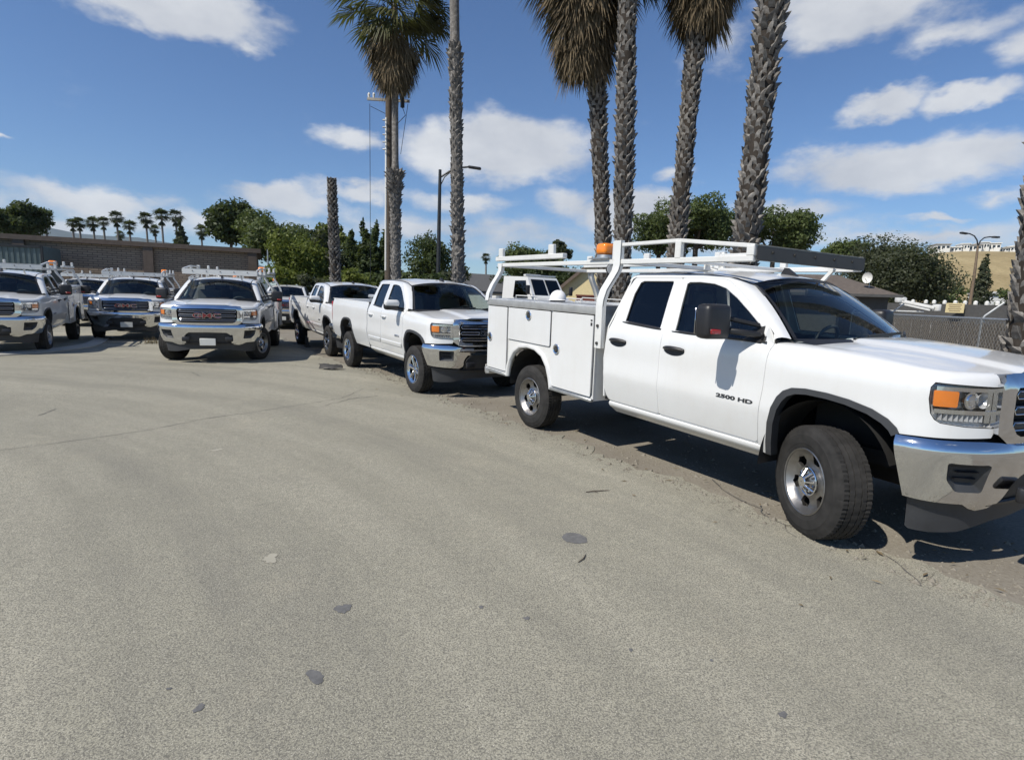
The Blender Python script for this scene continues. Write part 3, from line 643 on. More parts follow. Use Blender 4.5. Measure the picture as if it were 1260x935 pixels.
    bk = panel(bo[::-1], BK, .08, [bh], .02); bk.f = [tuple(reversed(q)) for q in bk.f]; bkO = bk.build('cab_back', paint, root, recalc=True)
    panel(bh, lambda y, z: (BK(y, z)[0] + .01, y, BK(y, z)[2]), .2, depth=0).build('rear_window', 'glass_privacy', bkO)
    # ---- doors
    for s in (-1, 1):
        for nm, outl, win, gm in (('front_door', F_DOOR, F_WIN, 'glass_side'), ('rear_door', R_DOOR, R_WIN, 'glass_privacy')):
            mir = (lambda q: q) if s < 0 else (lambda q: q.mirror())
            d = mir(panel(inset(rounded(outl, .03, 3), .0025), SP, .045, [win], .022)).build(nm, paint, root, smooth=38)
            mir(panel(inset(win, -.004), lambda u, w: SP(u, w, -.016), .09, depth=0)).build('window', gm, d)
            # belt moulding and window seal
            b0 = min(win, key=lambda p: p[0] + p[1]); b1 = max(win, key=lambda p: p[0] - p[1])
            sl = MB(); sl.tube([SP(b0[0] - .03 + (b1[0] - b0[0] + .05) * k / 6, b0[1] + (b1[1] - b0[1]) * k / 6 - .008, .006) for k in range(7)], [.004] + [.011] * 5 + [.007], 6)
            mir(sl).build('belt_moulding', 'black_plastic', d)
            se = MB(); wl_ = resample(win, .06); se.tube([SP(a, c, -.006) for a, c in wl_ + wl_[:1]], .006, 5, False); mir(se).build('window_seal', 'black_plastic', d)
            hx = -2.055 if nm == 'rear_door' else -1.322; hb = MB(); hz = 1.198
            jb = MB(); lp_ = resample(rounded(outl, .03, 3), .07); jb.tube([SP(a, c, -.014) for a, c in lp_ + lp_[:1]], .0105, 6, False); mir(jb).build('door_jamb', paint, d)
            # recessed cup and grip
            cup = [(hx + .118 * math.cos(t) * (1.0), hz - .006 + (.030 if math.sin(t) > 0 else .048) * math.sin(t)) for t in np.linspace(0, 2 * math.pi, 22, endpoint=False)]
            mir(panel(cup, lambda u, w: SP(u, w, .003 - .0 * u), .03, depth=.004)).build('handle_cup', 'grey_plastic' if hd else paint, d)
            pts = [SP(hx - .115 + .23 * k / 8, hz + .004 + .012 * math.sin(math.pi * k / 8), .010 + .032 * math.sin(math.pi * k / 8)) for k in range(9)]
            hb.tube(pts, [.012] + [.017] * 7 + [.012], 8); mir(hb).build('handle', 'black_plastic' if hd else paint, d)
            # lower side moulding line
            lm = MB(); x0, x1 = (outl[0][0] + .02, outl[1][0] - .02)
            if not hd:
                lm.grid([[SP(x0 + (x1 - x0) * k / 10, z, o_) for k in range(11)] for z, o_ in ((.715, 0), (.72, .012), (.775, .012), (.785, 0))][::1]); mir(lm).build('side_moulding', paint, d)
        m = MB(); m.grid([[SP(x, z, o_) for x in np.linspace(-2.205, -.44, 12)] for z, o_ in ((.44, -.06), (.492, -.012), (.505, .006), (.53, .012), (.548, .006), (.566, -.02))]); (m if s < 0 else m.mirror()).build('rocker_panel', paint, root)
    # name badge on the front door, both sides
    for s in (-1, 1):
        for txt, tx, tz, sz, wd in ((('2500 HD', -.665, .884, .040, 2.25),) if hd else (('SIERRA', -.66, .90, .05, 1.5),)):
            def pl(x, y, d, s=s): q = SP(tx - s * x if False else tx + (x if s < 0 else -x), tz + y, .002 + d * .5); return (q[0], q[1] if s < 0 else -q[1], q[2])
            text_mesh(txt, sz, .004, 'badge', 'badge_black' if hd else 'chrome', root, pl, wd, .0016)
    # ---- mirrors
    for s in (-1, 1):
        m = MB()
        if hd:
            m.box((-.725, -1.255, 1.487), (.15, .255, .265), Matrix.Rotation(-.10, 3, 'Z'), .045, 3)
            m.bar((-.52, -.95, 1.40), (-.71, -1.16, 1.425), .07, .045, .012); m.bar((-.55, -.93, 1.47), (-.71, -1.16, 1.52), .04, .035, .01)
            m.prism([(-.50, 1.345), (-.66, 1.35), (-.60, 1.44), (-.515, 1.47)][::-1], lambda a, c: (a, -hw(c) + .03, c), lambda a, c: (a, -hw(c) - .014, c))
        else:
            m.box((-.60, -1.135, 1.445), (.15, .26, .17), Matrix.Rotation(-.10, 3, 'Z'), .05, 3); m.bar((-.55, -.93, 1.385), (-.60, -1.05, 1.40), .06, .04, .012)
        raked(m); (m if s < 0 else m.mirror()).build('mirror', 'black_plastic' if hd else 'black_plastic', root); mo = root.children[-1]
        g = MB(); g.box((-.804 if hd else -.679, -1.262 if hd else -1.14, 1.487 if hd else 1.445), (.006, .19, .20 if hd else .12), Matrix.Rotation(-.10, 3, 'Z'), .003, 1); raked(g); (g if s < 0 else g.mirror()).build('mirror_glass', 'chrome', mo)
        if hd:
            g = MB(); g.box((-.646, -1.315, 1.415), (.012, .10, .036), Matrix.Rotation(-.10, 3, 'Z'), .005, 1); raked(g); (g if s < 0 else g.mirror()).build('marker_lens', 'red_lens', mo)
        else:
            g = MB(); g.box((-.578, -1.135, 1.475), (.125, .265, .125), Matrix.Rotation(-.10, 3, 'Z'), .05, 3); raked(g); (g if s < 0 else g.mirror()).build('mirror_cap', paint, mo)
    # ---- headlights
    for s in (-1, 1):
        mir = (lambda q: q) if s < 0 else (lambda q: q.mirror())
        hm = panel(HEADL, lambda u, w: SP(u, w, -.055), .05, depth=0); HL = resample(HEADL, .05)
        hm.grid([[SP(a, c, -.055) for a, c in HL + HL[:1]], [SP(a, c, -.004) for a, c in HL + HL[:1]]])
        h = mir(hm).build('headlight', 'headlamp_grey', root, recalc=False)
        mir(panel(inset(HEADL, .004), lambda u, w: SP(u, w, .002), .04, depth=.01)).build('lens', 'lens_clear', h)
        bz = MB(); 
        for za, th in ((1.205, .022), (1.065, .018)): bz.grid([[SP(u, za + dz, of) for u in np.linspace(.665, 1.01, 12)] for dz, of in ((-th, -.045), (-th, -.018), (th * .4, -.018), (th, -.05))])
        bz.grid([[SP(u, z, -.022) for u in (.965, .985, 1.005)] for z in np.linspace(1.0, 1.2, 4)])
        mir(bz).build('bezel', 'chrome', h)
        am = panel(rounded([(.655, 1.088), (.785, 1.088), (.785, 1.183), (.652, 1.183)], .012), lambda u, w: SP(u, w, -.012), .03, depth=.03); mir(am).build('turn_signal', 'amber', h)
        pj = MB(); c = Vector(SP(.862, 1.132, -.03)); x, y, nx, ny = plan(.862); dirn = Vector((nx * .6 + .4, -ny * .6, 0)).normalized()
        pj.cyl(c - dirn * .03, c + dirn * .012, .046, .052, 24); pj.cyl(c + dirn * .012, c + dirn * .018, .040, .034, 24); mir(pj).build('projector', 'chrome', h)
        ln = MB(); rows = []
        for k in range(5): 
            t = k / 4 * math.pi / 2; rr_ = .036 * math.cos(t); cc = c + dirn * (.016 + .018 * math.sin(t)); sd = dirn.cross(Vector((0, 0, 1))); rows.append([cc + sd * (rr_ * math.cos(a)) + Vector((0, 0, rr_ * math.sin(a))) for a in np.linspace(0, 2 * math.pi, 21)])
        ln.grid(rows); mir(ln).build('projector_lens', 'lens_clear', h)
        # reflector bowl next to the projector and ribs below
        rb = MB()
        c2 = Vector(SP(.94, 1.135, -.03))
        rb.cyl(c2 - dirn * .025, c2 + dirn * .012, .03, .048, 20, False)
        for k in range(9): u = .70 + k * .03; rb.grid([[SP(u + d, z, o_) for d, o_ in ((0, -.045), (.012, -.02), (.024, -.045))] for z in (1.005, 1.045)])
        mir(rb).build('reflector', 'headlamp_grey', h)
    # ---- grille
    VL = UEND
    gt = [(-(UEND - 1.0), 1.235), (-(UEND - 1.05), 1.292), (-(UEND - 1.12), 1.303), (0, 1.318)]; gb = [(0, .872), (-(UEND - 1.16), .872), (-(UEND - 1.10), .886), (-(UEND - 1.02), .935)]
    halfp = gb + gt; halfp = [(0, .872), (-(UEND - 1.17), .874), (-(UEND - 1.10), .886), (-(UEND - 1.012), .945), (-(UEND - 1.0), 1.235), (-(UEND - 1.05), 1.292), (-(UEND - 1.12), 1.300), (0, 1.312)]
    outl = halfp[::-1] + [(-a, c) for a, c in halfp[1:-1]]
    hh_ = [(0, .925), (-(UEND - 1.20), .927), (-(UEND - 1.155), .945), (-(UEND - 1.115), 1.0), (-(UEND - 1.105), 1.18), (-(UEND - 1.125), 1.222), (0, 1.236)]
    hol = hh_[::-1] + [(-a, c) for a, c in hh_[1:-1]]
    def GF(v, z, off=0.0):
        e = min(1, max(0, (z - 1.235) / .07)); return PF(v, z, .030 + off - .05 * e * e - .012 * max(0, (.95 - z) / .08))
    g = panel(outl, GF, .04, [hol], .05, mb=None)
    gO = g.build('grille', 'chrome', root, smooth=35)
    panel(hol, lambda v, z: PF(v, z, -.035), .08, depth=0).build('grille_backing', 'underbody', gO)
    v1 = UEND - 1.15
    for i, zc_ in enumerate((.985, 1.080, 1.175)):
        bar = MB(); vv = np.linspace(-v1, v1, 31); hgt = .030
        bar.grid([[PF(v, zc_ + dz, of) for v in vv] for dz, of in ((-hgt, -.03), (-hgt, .004), (-hgt * .5, .014), (hgt * .5, .014), (hgt, .004), (hgt, -.03))]); bar.build('grille_bar', 'black_plastic', gO)
        ch = MB(); loop = [(v, zc_ - hgt * .72) for v in vv] + [(v1 + .015, zc_)] + [(v, zc_ + hgt * .72) for v in vv[::-1]] + [(-v1 - .015, zc_)]
        ch.tube([PF(a, c, .016) for a, c in loop + loop[:1]], .0038, 6, False); ch.build('bar_trim', 'chrome' if not i == 9 else 'chrome', gO)
    def plg(x, y, d): q = PF(x, 1.080 + y, .036 + d); return q
    tb = text_mesh('GMC', .135, .006, 'emblem', 'red_badge' if hd else 'gloss_black', gO, plg, 1.85, .001)
    def plg2(x, y, d): return PF(x, 1.080 + y, .028 + d)
    text_mesh('GMC', .135, .006, 'emblem_edge', 'chrome', gO, plg2, 1.85, .005)
    # ---- bumper
    def BF(v, z, off=0.0):
        o = np.interp(z, [.42, .50, .62, .78, .825, .86, .885, .90], [.030, .046, .052, .058, .058, .048, .030, .012]); return PF(v, z, float(o) + off)
    U = lambda u: -(UEND - u)
    if hd: hb_ = [(0, .872), (U(1.16), .878), (U(1.05), .893), (U(.95), .898), (U(.60), .894), (U(.502), .890), (U(.517), .77), (U(.562), .508), (U(.75), .498), (U(.93), .490), (U(1.0), .456), (U(1.08), .434), (U(1.18), .444), (U(1.235), .48), (U(1.235), .62), (U(1.27), .675), (U(1.33), .715), (0, .722)]
    else: hb_ = [(0, .845), (U(1.16), .85), (U(1.05), .872), (U(.95), .885), (U(.60), .885), (U(.502), .885), (U(.517), .77), (U(.562), .55), (U(.75), .535), (U(1.0), .52), (U(1.12), .515), (U(1.18), .55), (U(1.20), .68), (U(1.24), .735), (0, .74)]
    outl = hb_ + [(-a, c) for a, c in reversed(hb_[1:-1])]
    fog = [(U(.745), .768), (U(.985), .764), (U(.985), .70), (U(1.0), .578), (U(.835), .582), (U(.765), .655)] if hd else [(U(.80), .80), (U(1.02), .80), (U(1.02), .64), (U(.80), .64)]
    fogm = [(-a, c) for a, c in fog]
    bm_ = panel(outl, BF, .04, [rounded(fog, .018, 2), rounded(fogm, .018, 2)], .03); bO = bm_.build('front_bumper', 'chrome', root, smooth=35)
    for fg, s in ((fog, -1), (fogm, 1)):
        k = MB(); fg2 = rounded(fg, .018, 2); cen = (sum(p[0] for p in fg) / len(fg), sum(p[1] for p in fg) / len(fg)); inn = [(cen[0] + (a - cen[0]) * .62 + s * .012, cen[1] + (c - cen[1]) * .55 + .012) for a, c in fg2]
        k.grid([[BF(a, c, .004) for a, c in fg2 + fg2[:1]], [BF(a, c, -.045) for a, c in inn + inn[:1]]]); panel(inn, lambda a, c: BF(a, c, -.045), .06, depth=0, mb=k)
        k.build('fog_surround', 'grey_plastic', bO, recalc=False)
        sl = MB()
        for dz in (-.022, .022): sl.grid([[BF(cen[0] + dx, cen[1] + .012 + dz + q, of) for dx in (-.065, 0, .065)] for q, of in ((-.008, -.04), (0, -.024), (.008, -.04))])
        sl.build('fog_slat', 'black_plastic', bO)
    # dark lower fascia and air dam
    zl = .72 if hd else .735
    va = [(0, zl + .02), (U(1.34), zl + .02), (U(1.25), .66), (U(1.20), .50), (U(1.05), .49), (U(.585), .515), (U(.592), .30), (U(.62), .285), (U(.80), .278), (U(1.0), .285), (U(1.18), .315), (U(1.3), .335), (0, .345)]
    outl = va + [(-a, c) for a, c in reversed(va[1:-1])]
    vaO = panel(outl, lambda v, z: PF(v, z, .018 - .03 * (z < .45) * 0), .05, depth=.03).build('air_dam', 'grey_plastic', root, smooth=30)
    k = MB()
    for s in (-1, 1): k.box((.975, s * .42, .575), (.05, .16, .10), None, .02, 2)
    k.grid([[PF(v, z, of) for v in np.linspace(-.55, .55, 15)] for z, of in ((.475, .02), (.48, .034), (.50, .034), (.51, .02))]); raked(k).build('tow_pocket', 'black_plastic', vaO)
    k = MB(); k.box((1.0, 0, .515), (.012, .31, .155), None, .006, 1); raked(k); pO = k.build('licence_plate', 'plate_white', root)
    # ---- interior
    for y in (-.40, .40): seat_mb(-1.15, y, .52).build('seat', 'seat_cloth', root)
    seat_mb(-1.88, 0, 1.35, True).build('rear_bench', 'seat_cloth', root)
    d = MB(); d.grid([[(x + .1 * (1 - (y / .85) ** 2), y, z) for y in np.linspace(-.85, .85, 13)] for x, z in ((-.20, 1.355), (-.42, 1.365), (-.60, 1.345), (-.66, 1.25), (-.60, 1.0))]); d.box((-.95, 0, .95), (.6, .22, .3), None, .04, 2); raked(d).build('dashboard', 'interior_dark', root, recalc=True)
    st = MB(); st.tube([(-.80 + .17 * math.sin(t) * .45, .40 + .185 * math.cos(t), 1.30 + .185 * math.sin(t) * .9) for t in np.linspace(0, 2 * math.pi, 29)], .016, 8, False); st.bar((-.80, .22, 1.30), (-.80, .58, 1.30), .03, .05, .01); st.cyl((-.80, .40, 1.30), (-.6, .40, 1.20), .04, n=10); st.build('steering_wheel', 'interior_dark', root)
    il = MB(); il.grid([[(x, s_ * .78, z) for x in (-2.2, -.5)] for s_, z in ((-1, .62), (1, .62))]); il.grid([[(-2.19, -.9, .6), (-2.19, .9, .6)], [(-2.19, -.9, 1.38), (-2.19, .9, 1.38)]]); il.grid([[(x, y, zc(max(x, -2.2)) - .05) for y in (-.6, .6)] for x in (-2.1, -.95)]); il.build('cabin_lining', 'interior_dark', root)
    mr_ = MB(); mr_.box((-.70, 0, 1.74), (.03, .24, .07), None, .02, 2); mr_.bar((-.70, 0, 1.77), (-.68, 0, 1.83), .015, .015); raked(mr_).build('cabin_mirror', 'black_plastic', root)
    an = MB(); an.prism([(-.86, 0), (-1.02, 0), (-1.02, .02), (-.99, .075), (-.965, .075)], lambda a, c: (a, -.018, 1.885 + c), lambda a, c: (a, .018, 1.885 + c)); raked(an).build('roof_antenna', 'black_plastic', root)
    # ---- wheels
    stw = 'hd' if hd else 'sport'
    for s in (-1, 1):
        put_wheel(root, stw, 0, s); put_wheel(root, stw, -3.66 if hd else -3.645, s)
    return root

# ------------------------------------------------------------------ service body, rack, beacon
def add_service_body(root):
    XR, XF, ZB, ZT = -4.79, -2.41, .512, 1.50
    RA = [(-4.19, .512), (-4.165, .64), (-4.12, .74), (-4.03, .845), (-3.90, .915), (-3.72, .938), (-3.55, .925), (-3.40, .865), (-3.30, .755), (-3.245, .63), (-3.215, .512)]
    YS = .992
    m = MB()
    side = [(XR, ZB)] + RA + [(XF, ZB), (XF, ZT), (XR, ZT)]
    for s in (-1, 1):
        k = panel(side, lambda a, c: (a, -YS, c), .2, depth=.02)
        m.join(k if s < 0 else k.mirror())
        y0, y1 = sorted((s * .55, s * .985))
        m.box((XF - .012, (y0 + y1) / 2, 1.0), (.022, .43, .97)); m.box((XR + .012, (y0 + y1) / 2, 1.0), (.022, .43, .97)); m.box(((XR + XF) / 2, s * .55, 1.17), (2.36, .02, .62))
        pts = [(-3.69 + .50 * math.cos(t), .44 + .48 * math.sin(t)) for t in np.linspace(-.1, math.pi + .1, 16)]
    m.box(((XR + XF) / 2, 0, .84), (2.36, 1.12, .04)); m.box((XF - .02, 0, 1.15), (.03, 1.1, .65)); m.box((XR + .02, 0, 1.05), (.03, 1.1, .45))
    body = raked(m).build('service_body', 'white_steel', root, smooth=30)
    k = MB()
    for s in (-1, 1):
        pts = [(-3.69 + .49 * math.cos(t), .46 + .47 * math.sin(t)) for t in np.linspace(-.1, math.pi + .1, 16)]; k.grid([[(a, s * y, c) for a, c in pts] for y in (.975, .56)]); k.grid([[(a, s * .57, c) for a, c in pts], [(a, s * .57, .5) for a, c in pts]])
    raked(k).build('wheel_well', 'underbody', body)
    for s in (-1, 1):
        mir = (lambda q: q) if s < 0 else (lambda q: q.mirror())
        # fender flare
        fl = MB(); n = len(RA); prof = [(.0, .0), (.012, .026), (.022, .032), (.045, .030), (.060, .0)]; rows = []
        cx, cz = -3.70, .50
        for w, o_ in prof: rows.append([(cx + (a - cx) * (1 + w / max(.25, math.hypot(a - cx, c - cz))) if c > ZB + .001 else a + math.copysign(w, a - cx), -(YS + o_), c + (w * .9 if c > .55 else 0) * (c - ZB) / .43) for a, c in RA])
        fl.grid(rows); raked(fl); mir(fl).build('fender_flare', 'white_paint', body, recalc=False)
        # compartment doors, proud of the wall
        def door(poly, latch=None):
            q = panel(inset(rounded(poly, .02, 2), .003), lambda a, c: (a, -(YS + .016), c), .2, depth=.018); raked(q)
            # folded lip round the door
            mir(q).build('compartment_door', 'white_paint', body, smooth=30)
            lp = resample(rounded(poly, .02, 2), .2); t = MB(); t.tube([rk((a, -(YS + .003), c)) for a, c in lp + lp[:1]], .0055, 5, False); mir(t).build('door_seal', 'black_plastic', body)
        door([(-4.778, .565), (-4.245, .565), (-4.245, 1.432), (-4.778, 1.432)])
        door([(-4.215, 1.012), (-3.235, 1.012), (-3.235, 1.432), (-4.215, 1.432)])
        door([(-3.205, .60), (-3.175, .555), (-2.44, .555), (-2.44, 1.432), (-3.205, 1.432)])
        for lx, lz in ((-3.71, 1.355), (-4.70, 1.0), (-3.09, 1.0)):
            l = MB(); n = 24
            l.grid([[(lx + r * math.cos(t), -(YS + y), lz + r * math.sin(t)) for t in np.linspace(0, 2 * math.pi, n + 1)] for r, y in ((.060, .016), (.060, .027), (.052, .032), (.038, .027), (.034, .018))])
            lo = raked(l); o = mir(lo).build('latch', 'chrome', body)
            l = MB(); l.cyl((lx, -(YS + .018), lz), (lx, -(YS + .026), lz), .031, n=18); l.bar((lx - .02, -(YS + .03), lz + .03), (lx + .015, -(YS + .03), lz - .03), .02, .012, .003, up=(0, 1, 0)); mir(raked(l)).build('latch_paddle', 'dark_iron', body)
        h = MB(); h.cyl((-2.428, -(YS + .02), .60), (-2.428, -(YS + .02), 1.42), .008, n=8); h.cyl((-4.23, -(YS + .014), .60), (-4.23, -(YS + .014), 1.42), .006, n=6); mir(raked(h)).build('hinge', 'steel_grey', body)
        dc = MB(); dc.box((-2.475, -(YS + .0175), 1.375), (.028, .002, .018)); dc.box((-2.475, -(YS + .0175), 1.335), (.03, .002, .034)); mir(raked(dc)).build('decal', 'badge_black', body, smooth=0)
        # bottom rub rail
        for a, c in ((XR, -4.20), (-3.20, XF)):
            r_ = MB(); r_.box(((a + c) / 2, -(YS + .006), .522), (c - a, .05, .036), None, .008, 1); mir(raked(r_)).build('rub_rail', 'galvanised', body)
        # tread plate lid with a turned-down edge
        l = MB(); l.grid([[(x, -y, z) for x in np.linspace(XR - .01, XF + .012, 13)] for y, z in ((YS + .020, 1.440), (YS + .024, 1.447), (YS + .024, 1.522), (YS + .016, 1.535), (.54, 1.54), (.53, 1.50))])
        l.grid([[(XF + .012, -y, z) for y, z in ((YS + .02, 1.44), (YS + .02, 1.53))], [(XF + .012, -y, z) for y, z in ((.54, 1.46), (.54, 1.54))]])
        mir(raked(l)).build('lid', 'tread_plate', body, smooth=30)
        r_ = MB(); r_.tube([(x, -.60, 1.585) for x in (-4.7, -3.17)], .008, 6); 
        for x in (-4.7, -4.2, -3.7, -3.2): r_.cyl((x, -.60, 1.53), (x, -.60, 1.585), .007, n=6)
        mir(raked(r_)).build('cargo_rail', 'white_steel', body)
    t = MB(); t.box((XR - .06, 0, .50), (.14, 1.95, .10), None, .02, 2); raked(t).build('rear_bumper', 'tread_plate', body)
    for s in (-1, 1):
        t = MB(); t.box((XR - .012, s * .88, .80), (.02, .10, .22), None, .008, 1); raked(t).build('tail_light', 'red_lens', body)
    return body

def add_rack(root):
    rack = MB()
    for x in (-4.86, -2.375): rack.bar((x, -.80, 2.0), (x, .80, 2.0), .045, .045, .006)
    rack.bar((-1.50, -.80, 1.985), (-1.50, .80, 1.985), .04, .03, .006)
    R = raked(rack).build('ladder_rack', 'white_steel', root, smooth=30)
    def part(name, mb, mat='white_steel'): return raked(mb).build(name, mat, R, smooth=30)
    for s in (-1, 1):
        y = s * .80
        m = MB(); m.bar((-4.88, y, 2.0), (-.745, y, 1.988), .045, .05, .006); part('rail', m)
        # curved strap risers from the body up to the rack
        path = [(-2.33, .999 + .03, 1.10), (-2.335, .999 + .03, 1.53), (-2.335, 1.02, 1.60), (-2.335, .985, 1.70), (-2.335, .90, 1.82), (-2.335, .845, 1.90), (-2.335, .828, 1.96), (-2.335, .826, 2.21)]
        def strap(pts, w):
            q = MB(); o = [[], [], [], []]
            for i, (a, b_, c) in enumerate(pts):
                d = Vector(pts[min(i + 1, len(pts) - 1)]) - Vector(pts[max(0, i - 1)]); nrm = Vector((0, d.z, -d.y)).normalized() * .008
                for j, (dx, sg) in enumerate(((-w / 2, 1), (w / 2, 1), (w / 2, -1), (-w / 2, -1))): o[j].append((a + dx, s * (b_ + nrm.y * sg), c + nrm.z * sg))
            q.grid(o + [o[0]]); return q
        q = strap(path, .10)
        # flanged edge that gives the riser its depth
        for dx in (-.05, .05): q.grid([[(a + dx, s * b_, c) for a, b_, c in path], [(a + dx, s * (b_ - .045), c) for a, b_, c in path]])
        part('riser', q)
        path2 = [(-4.80, 1.02, 1.50), (-4.80, 1.005, 1.60), (-4.795, .95, 1.72), (-4.785, .875, 1.84), (-4.78, .835, 1.92), (-4.78, .826, 2.02)]
        q = strap(path2, .09)
        for dx in (-.045, .045): q.grid([[(a + dx, s * b_, c) for a, b_, c in path2], [(a + dx, s * (b_ - .045), c) for a, b_, c in path2]])
        part('riser', q)
        b_ = MB()
        for x, z in ((-2.335, 1.15), (-2.335, 1.33)): b_.cyl((x, s * 1.036, z), (x, s * 1.052, z), .016, n=8)
        part('bolt', b_, 'dark_iron')
        # cage over the cab
        m = MB(); m.bar((-2.36, y, 2.165), (-1.53, y, 2.168), .035, .035, .005); m.bar((-1.53, y, 2.168), (-.745, y, 2.085), .035, .035, .005); part('cage_rail', m)
        for x, z in ((-2.385, 2.205), (-1.53, 2.165), (-.775, 2.09)):
            m = MB(); m.box((x, y, (2.01 + z) / 2), (.07, .05, z - 2.01), None, .005, 1); part('upright', m)
        # channel with stake stubs on the rear half of the rail
        m = MB(); m.bar((-4.92, y, 2.085), (-3.29, y, 2.085), .07, .06, .006); part('ladder_channel', m)
        for x in (-4.80, -3.56):
            m = MB(); m.box((x, y, 2.165), (.11, .05, .13), None, .008, 1); part('stake_stub', m)
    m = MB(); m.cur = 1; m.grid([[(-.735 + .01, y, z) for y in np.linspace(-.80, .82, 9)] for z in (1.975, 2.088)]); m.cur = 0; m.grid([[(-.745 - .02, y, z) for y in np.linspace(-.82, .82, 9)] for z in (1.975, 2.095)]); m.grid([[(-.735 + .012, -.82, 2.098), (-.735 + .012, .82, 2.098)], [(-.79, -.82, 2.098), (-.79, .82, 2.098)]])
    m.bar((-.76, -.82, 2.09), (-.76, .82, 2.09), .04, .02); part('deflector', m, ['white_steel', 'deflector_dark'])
    b_ = MB()
    for y in (-.6, -.3, 0, .3, .6): b_.cyl((-.724, y, 2.045), (-.716, y, 2.045), .012, n=8)
    part('bolt', b_, 'dark_iron')
    m = MB(); m.bar((-.80, 0.45, 1.975), (-.90, .45, 1.86), .03, .03); part('roof_strut', m); m = MB(); m.bar((-1.52, -.42, 1.99), (-1.52, -.42, 1.93), .04, .04); part('roof_foot', m); m = MB(); m.tube([(-1.55, -.30, 1.955), (-1.62, -.27, 1.975), (-1.66, -.22, 1.95), (-1.60, -.18, 1.93)], .012, 6); part('clamp', m)
    # work lamp under the rack
    l = MB(); l.cyl((-2.50, -.78, 1.92), (-2.44, -.80, 1.92), .045, .062, 18); l.bar((-2.49, -.79, 1.96), (-2.49, -.79, 2.0), .02, .02); raked(l).build('work_lamp', 'dark_iron', root)
    lf = MB(); lf.cyl((-2.437, -.801, 1.92), (-2.43, -.803, 1.92), .058, n=18); raked(lf).build('lamp_face', 'headlamp_grey', root.children[-1])
    # beacon on a small tray
    t = MB(); t.box((-2.62, -.72, 2.035), (.32, .26, .012)); t.bar((-2.50, -.72, 2.03), (-2.38, -.75, 2.0), .03, .02); t.cyl((-2.63, -.74, 2.04), (-2.63, -.74, 2.075), .095, .09, 20)
    bO = raked(t).build('beacon', 'galvanised', root)
    l = MB(); l.box((-2.63, -.74, 2.138), (.165, .165, .125), None, .04, 4); raked(l).build('beacon_lens', 'orange_lens', bO)
    return R

def add_pickup_bed(root):
    XR, XF = -4.88, -2.285
    A = [(-4.165, .50), (-4.15, .62), (-4.10, .80), (-4.02, .93), (-3.92, 1.0), (-3.80, 1.035), (-3.62, 1.045), (-3.45, 1.035), (-3.33, .995), (-3.24, .90), (-3.20, .78), (-3.17, .62), (-3.16, .50)]
    AI = [(-3.66 + (a + 3.66) * .92, c if c < .55 else .5 + (c - .5) * .93) for a, c in A]
    HB = lambda z: hw(min(z, 1.28)) - .001 - .03 * max(0, (z - 1.28) / .1)
    def B(a, c, off=0): return rk((a, -(HB(c) + off - .05 * max(0, (-4.7 - a) / .18) ** 2), c))
    side = [(XR, .60), (-4.19, .52)] + A + [(-3.14, .52), (XF, .52), (XF, 1.40), (XR, 1.425)]
    for s in (-1, 1):
        mir = (lambda q: q) if s < 0 else (lambda q: q.mirror())
        q = panel(side, B, .06, depth=.02); q.grid([[B(x, 1.412 - .02, -.0) for x in np.linspace(XR, XF, 10)], [rk((x, -.965 + .02, 1.43)) for x in np.linspace(XR, XF, 10)], [rk((x, -.88, 1.43)) for x in np.linspace(XR, XF, 10)], [rk((x, -.87, 1.36)) for x in np.linspace(XR, XF, 10)], [rk((x, -.85, .85)) for x in np.linspace(XR, XF, 10)]])
        o = mir(q).build('bed_side', 'white_paint', root, recalc=False)
        tr = strip(A, AI, lambda a, c: B(a, c, .012), 2); tr.grid([[B(a, c, .012) for a, c in AI], [B(a, c, -.07) for a, c in AI]]); tr.grid([[B(a, c, -.005) for a, c in A], [B(a, c, .012) for a, c in A]]); mir(tr).build('arch_trim', 'grey_plastic', root)
        pts = [(-3.66 + .52 * math.cos(t), .46 + .53 * math.sin(t)) for t in np.linspace(-.1, math.pi + .1, 16)]; k = MB().grid([[(a, -y, c) for a, c in pts] for y in (.975, .55)]); mir(raked(k)).build('wheel_well', 'underbody', root)
        t = MB(); t.box((XR + .03, -.90, 1.12), (.07, .15, .46), None, .02, 2); mir(raked(t)).build('tail_light', 'red_lens', root)
    f = MB(); f.box(((XR + XF) / 2, 0, .83), (2.5, 1.75, .04)); f.box((XF - .02, 0, 1.1), (.04, 1.75, .6)); raked(f).build('bed_floor', 'dark_iron', root)
    t = MB(); t.box((XR + .02, 0, 1.14), (.06, 1.6, .56), None, .015, 2); tg = raked(t).build('tailgate', 'white_paint', root); h = MB(); h.box((XR - .015, 0, 1.28), (.02, .26, .09), None, .008, 1); raked(h).build('handle', 'black_plastic', tg)
    b_ = MB(); b_.box((XR - .08, 0, .68), (.16, 1.9, .18), None, .04, 3); raked(b_).build('rear_bumper', 'chrome', root)

# ------------------------------------------------------------------ the ground
gm = MB(); gm.add([(-6000, -300, 0), (6000, -300, 0), (6000, 9000, 0), (-6000, 9000, 0)], [(0, 1, 2, 3)]); ground = tag(gm.build('ground', 'dirt', smooth=0), kind='structure')
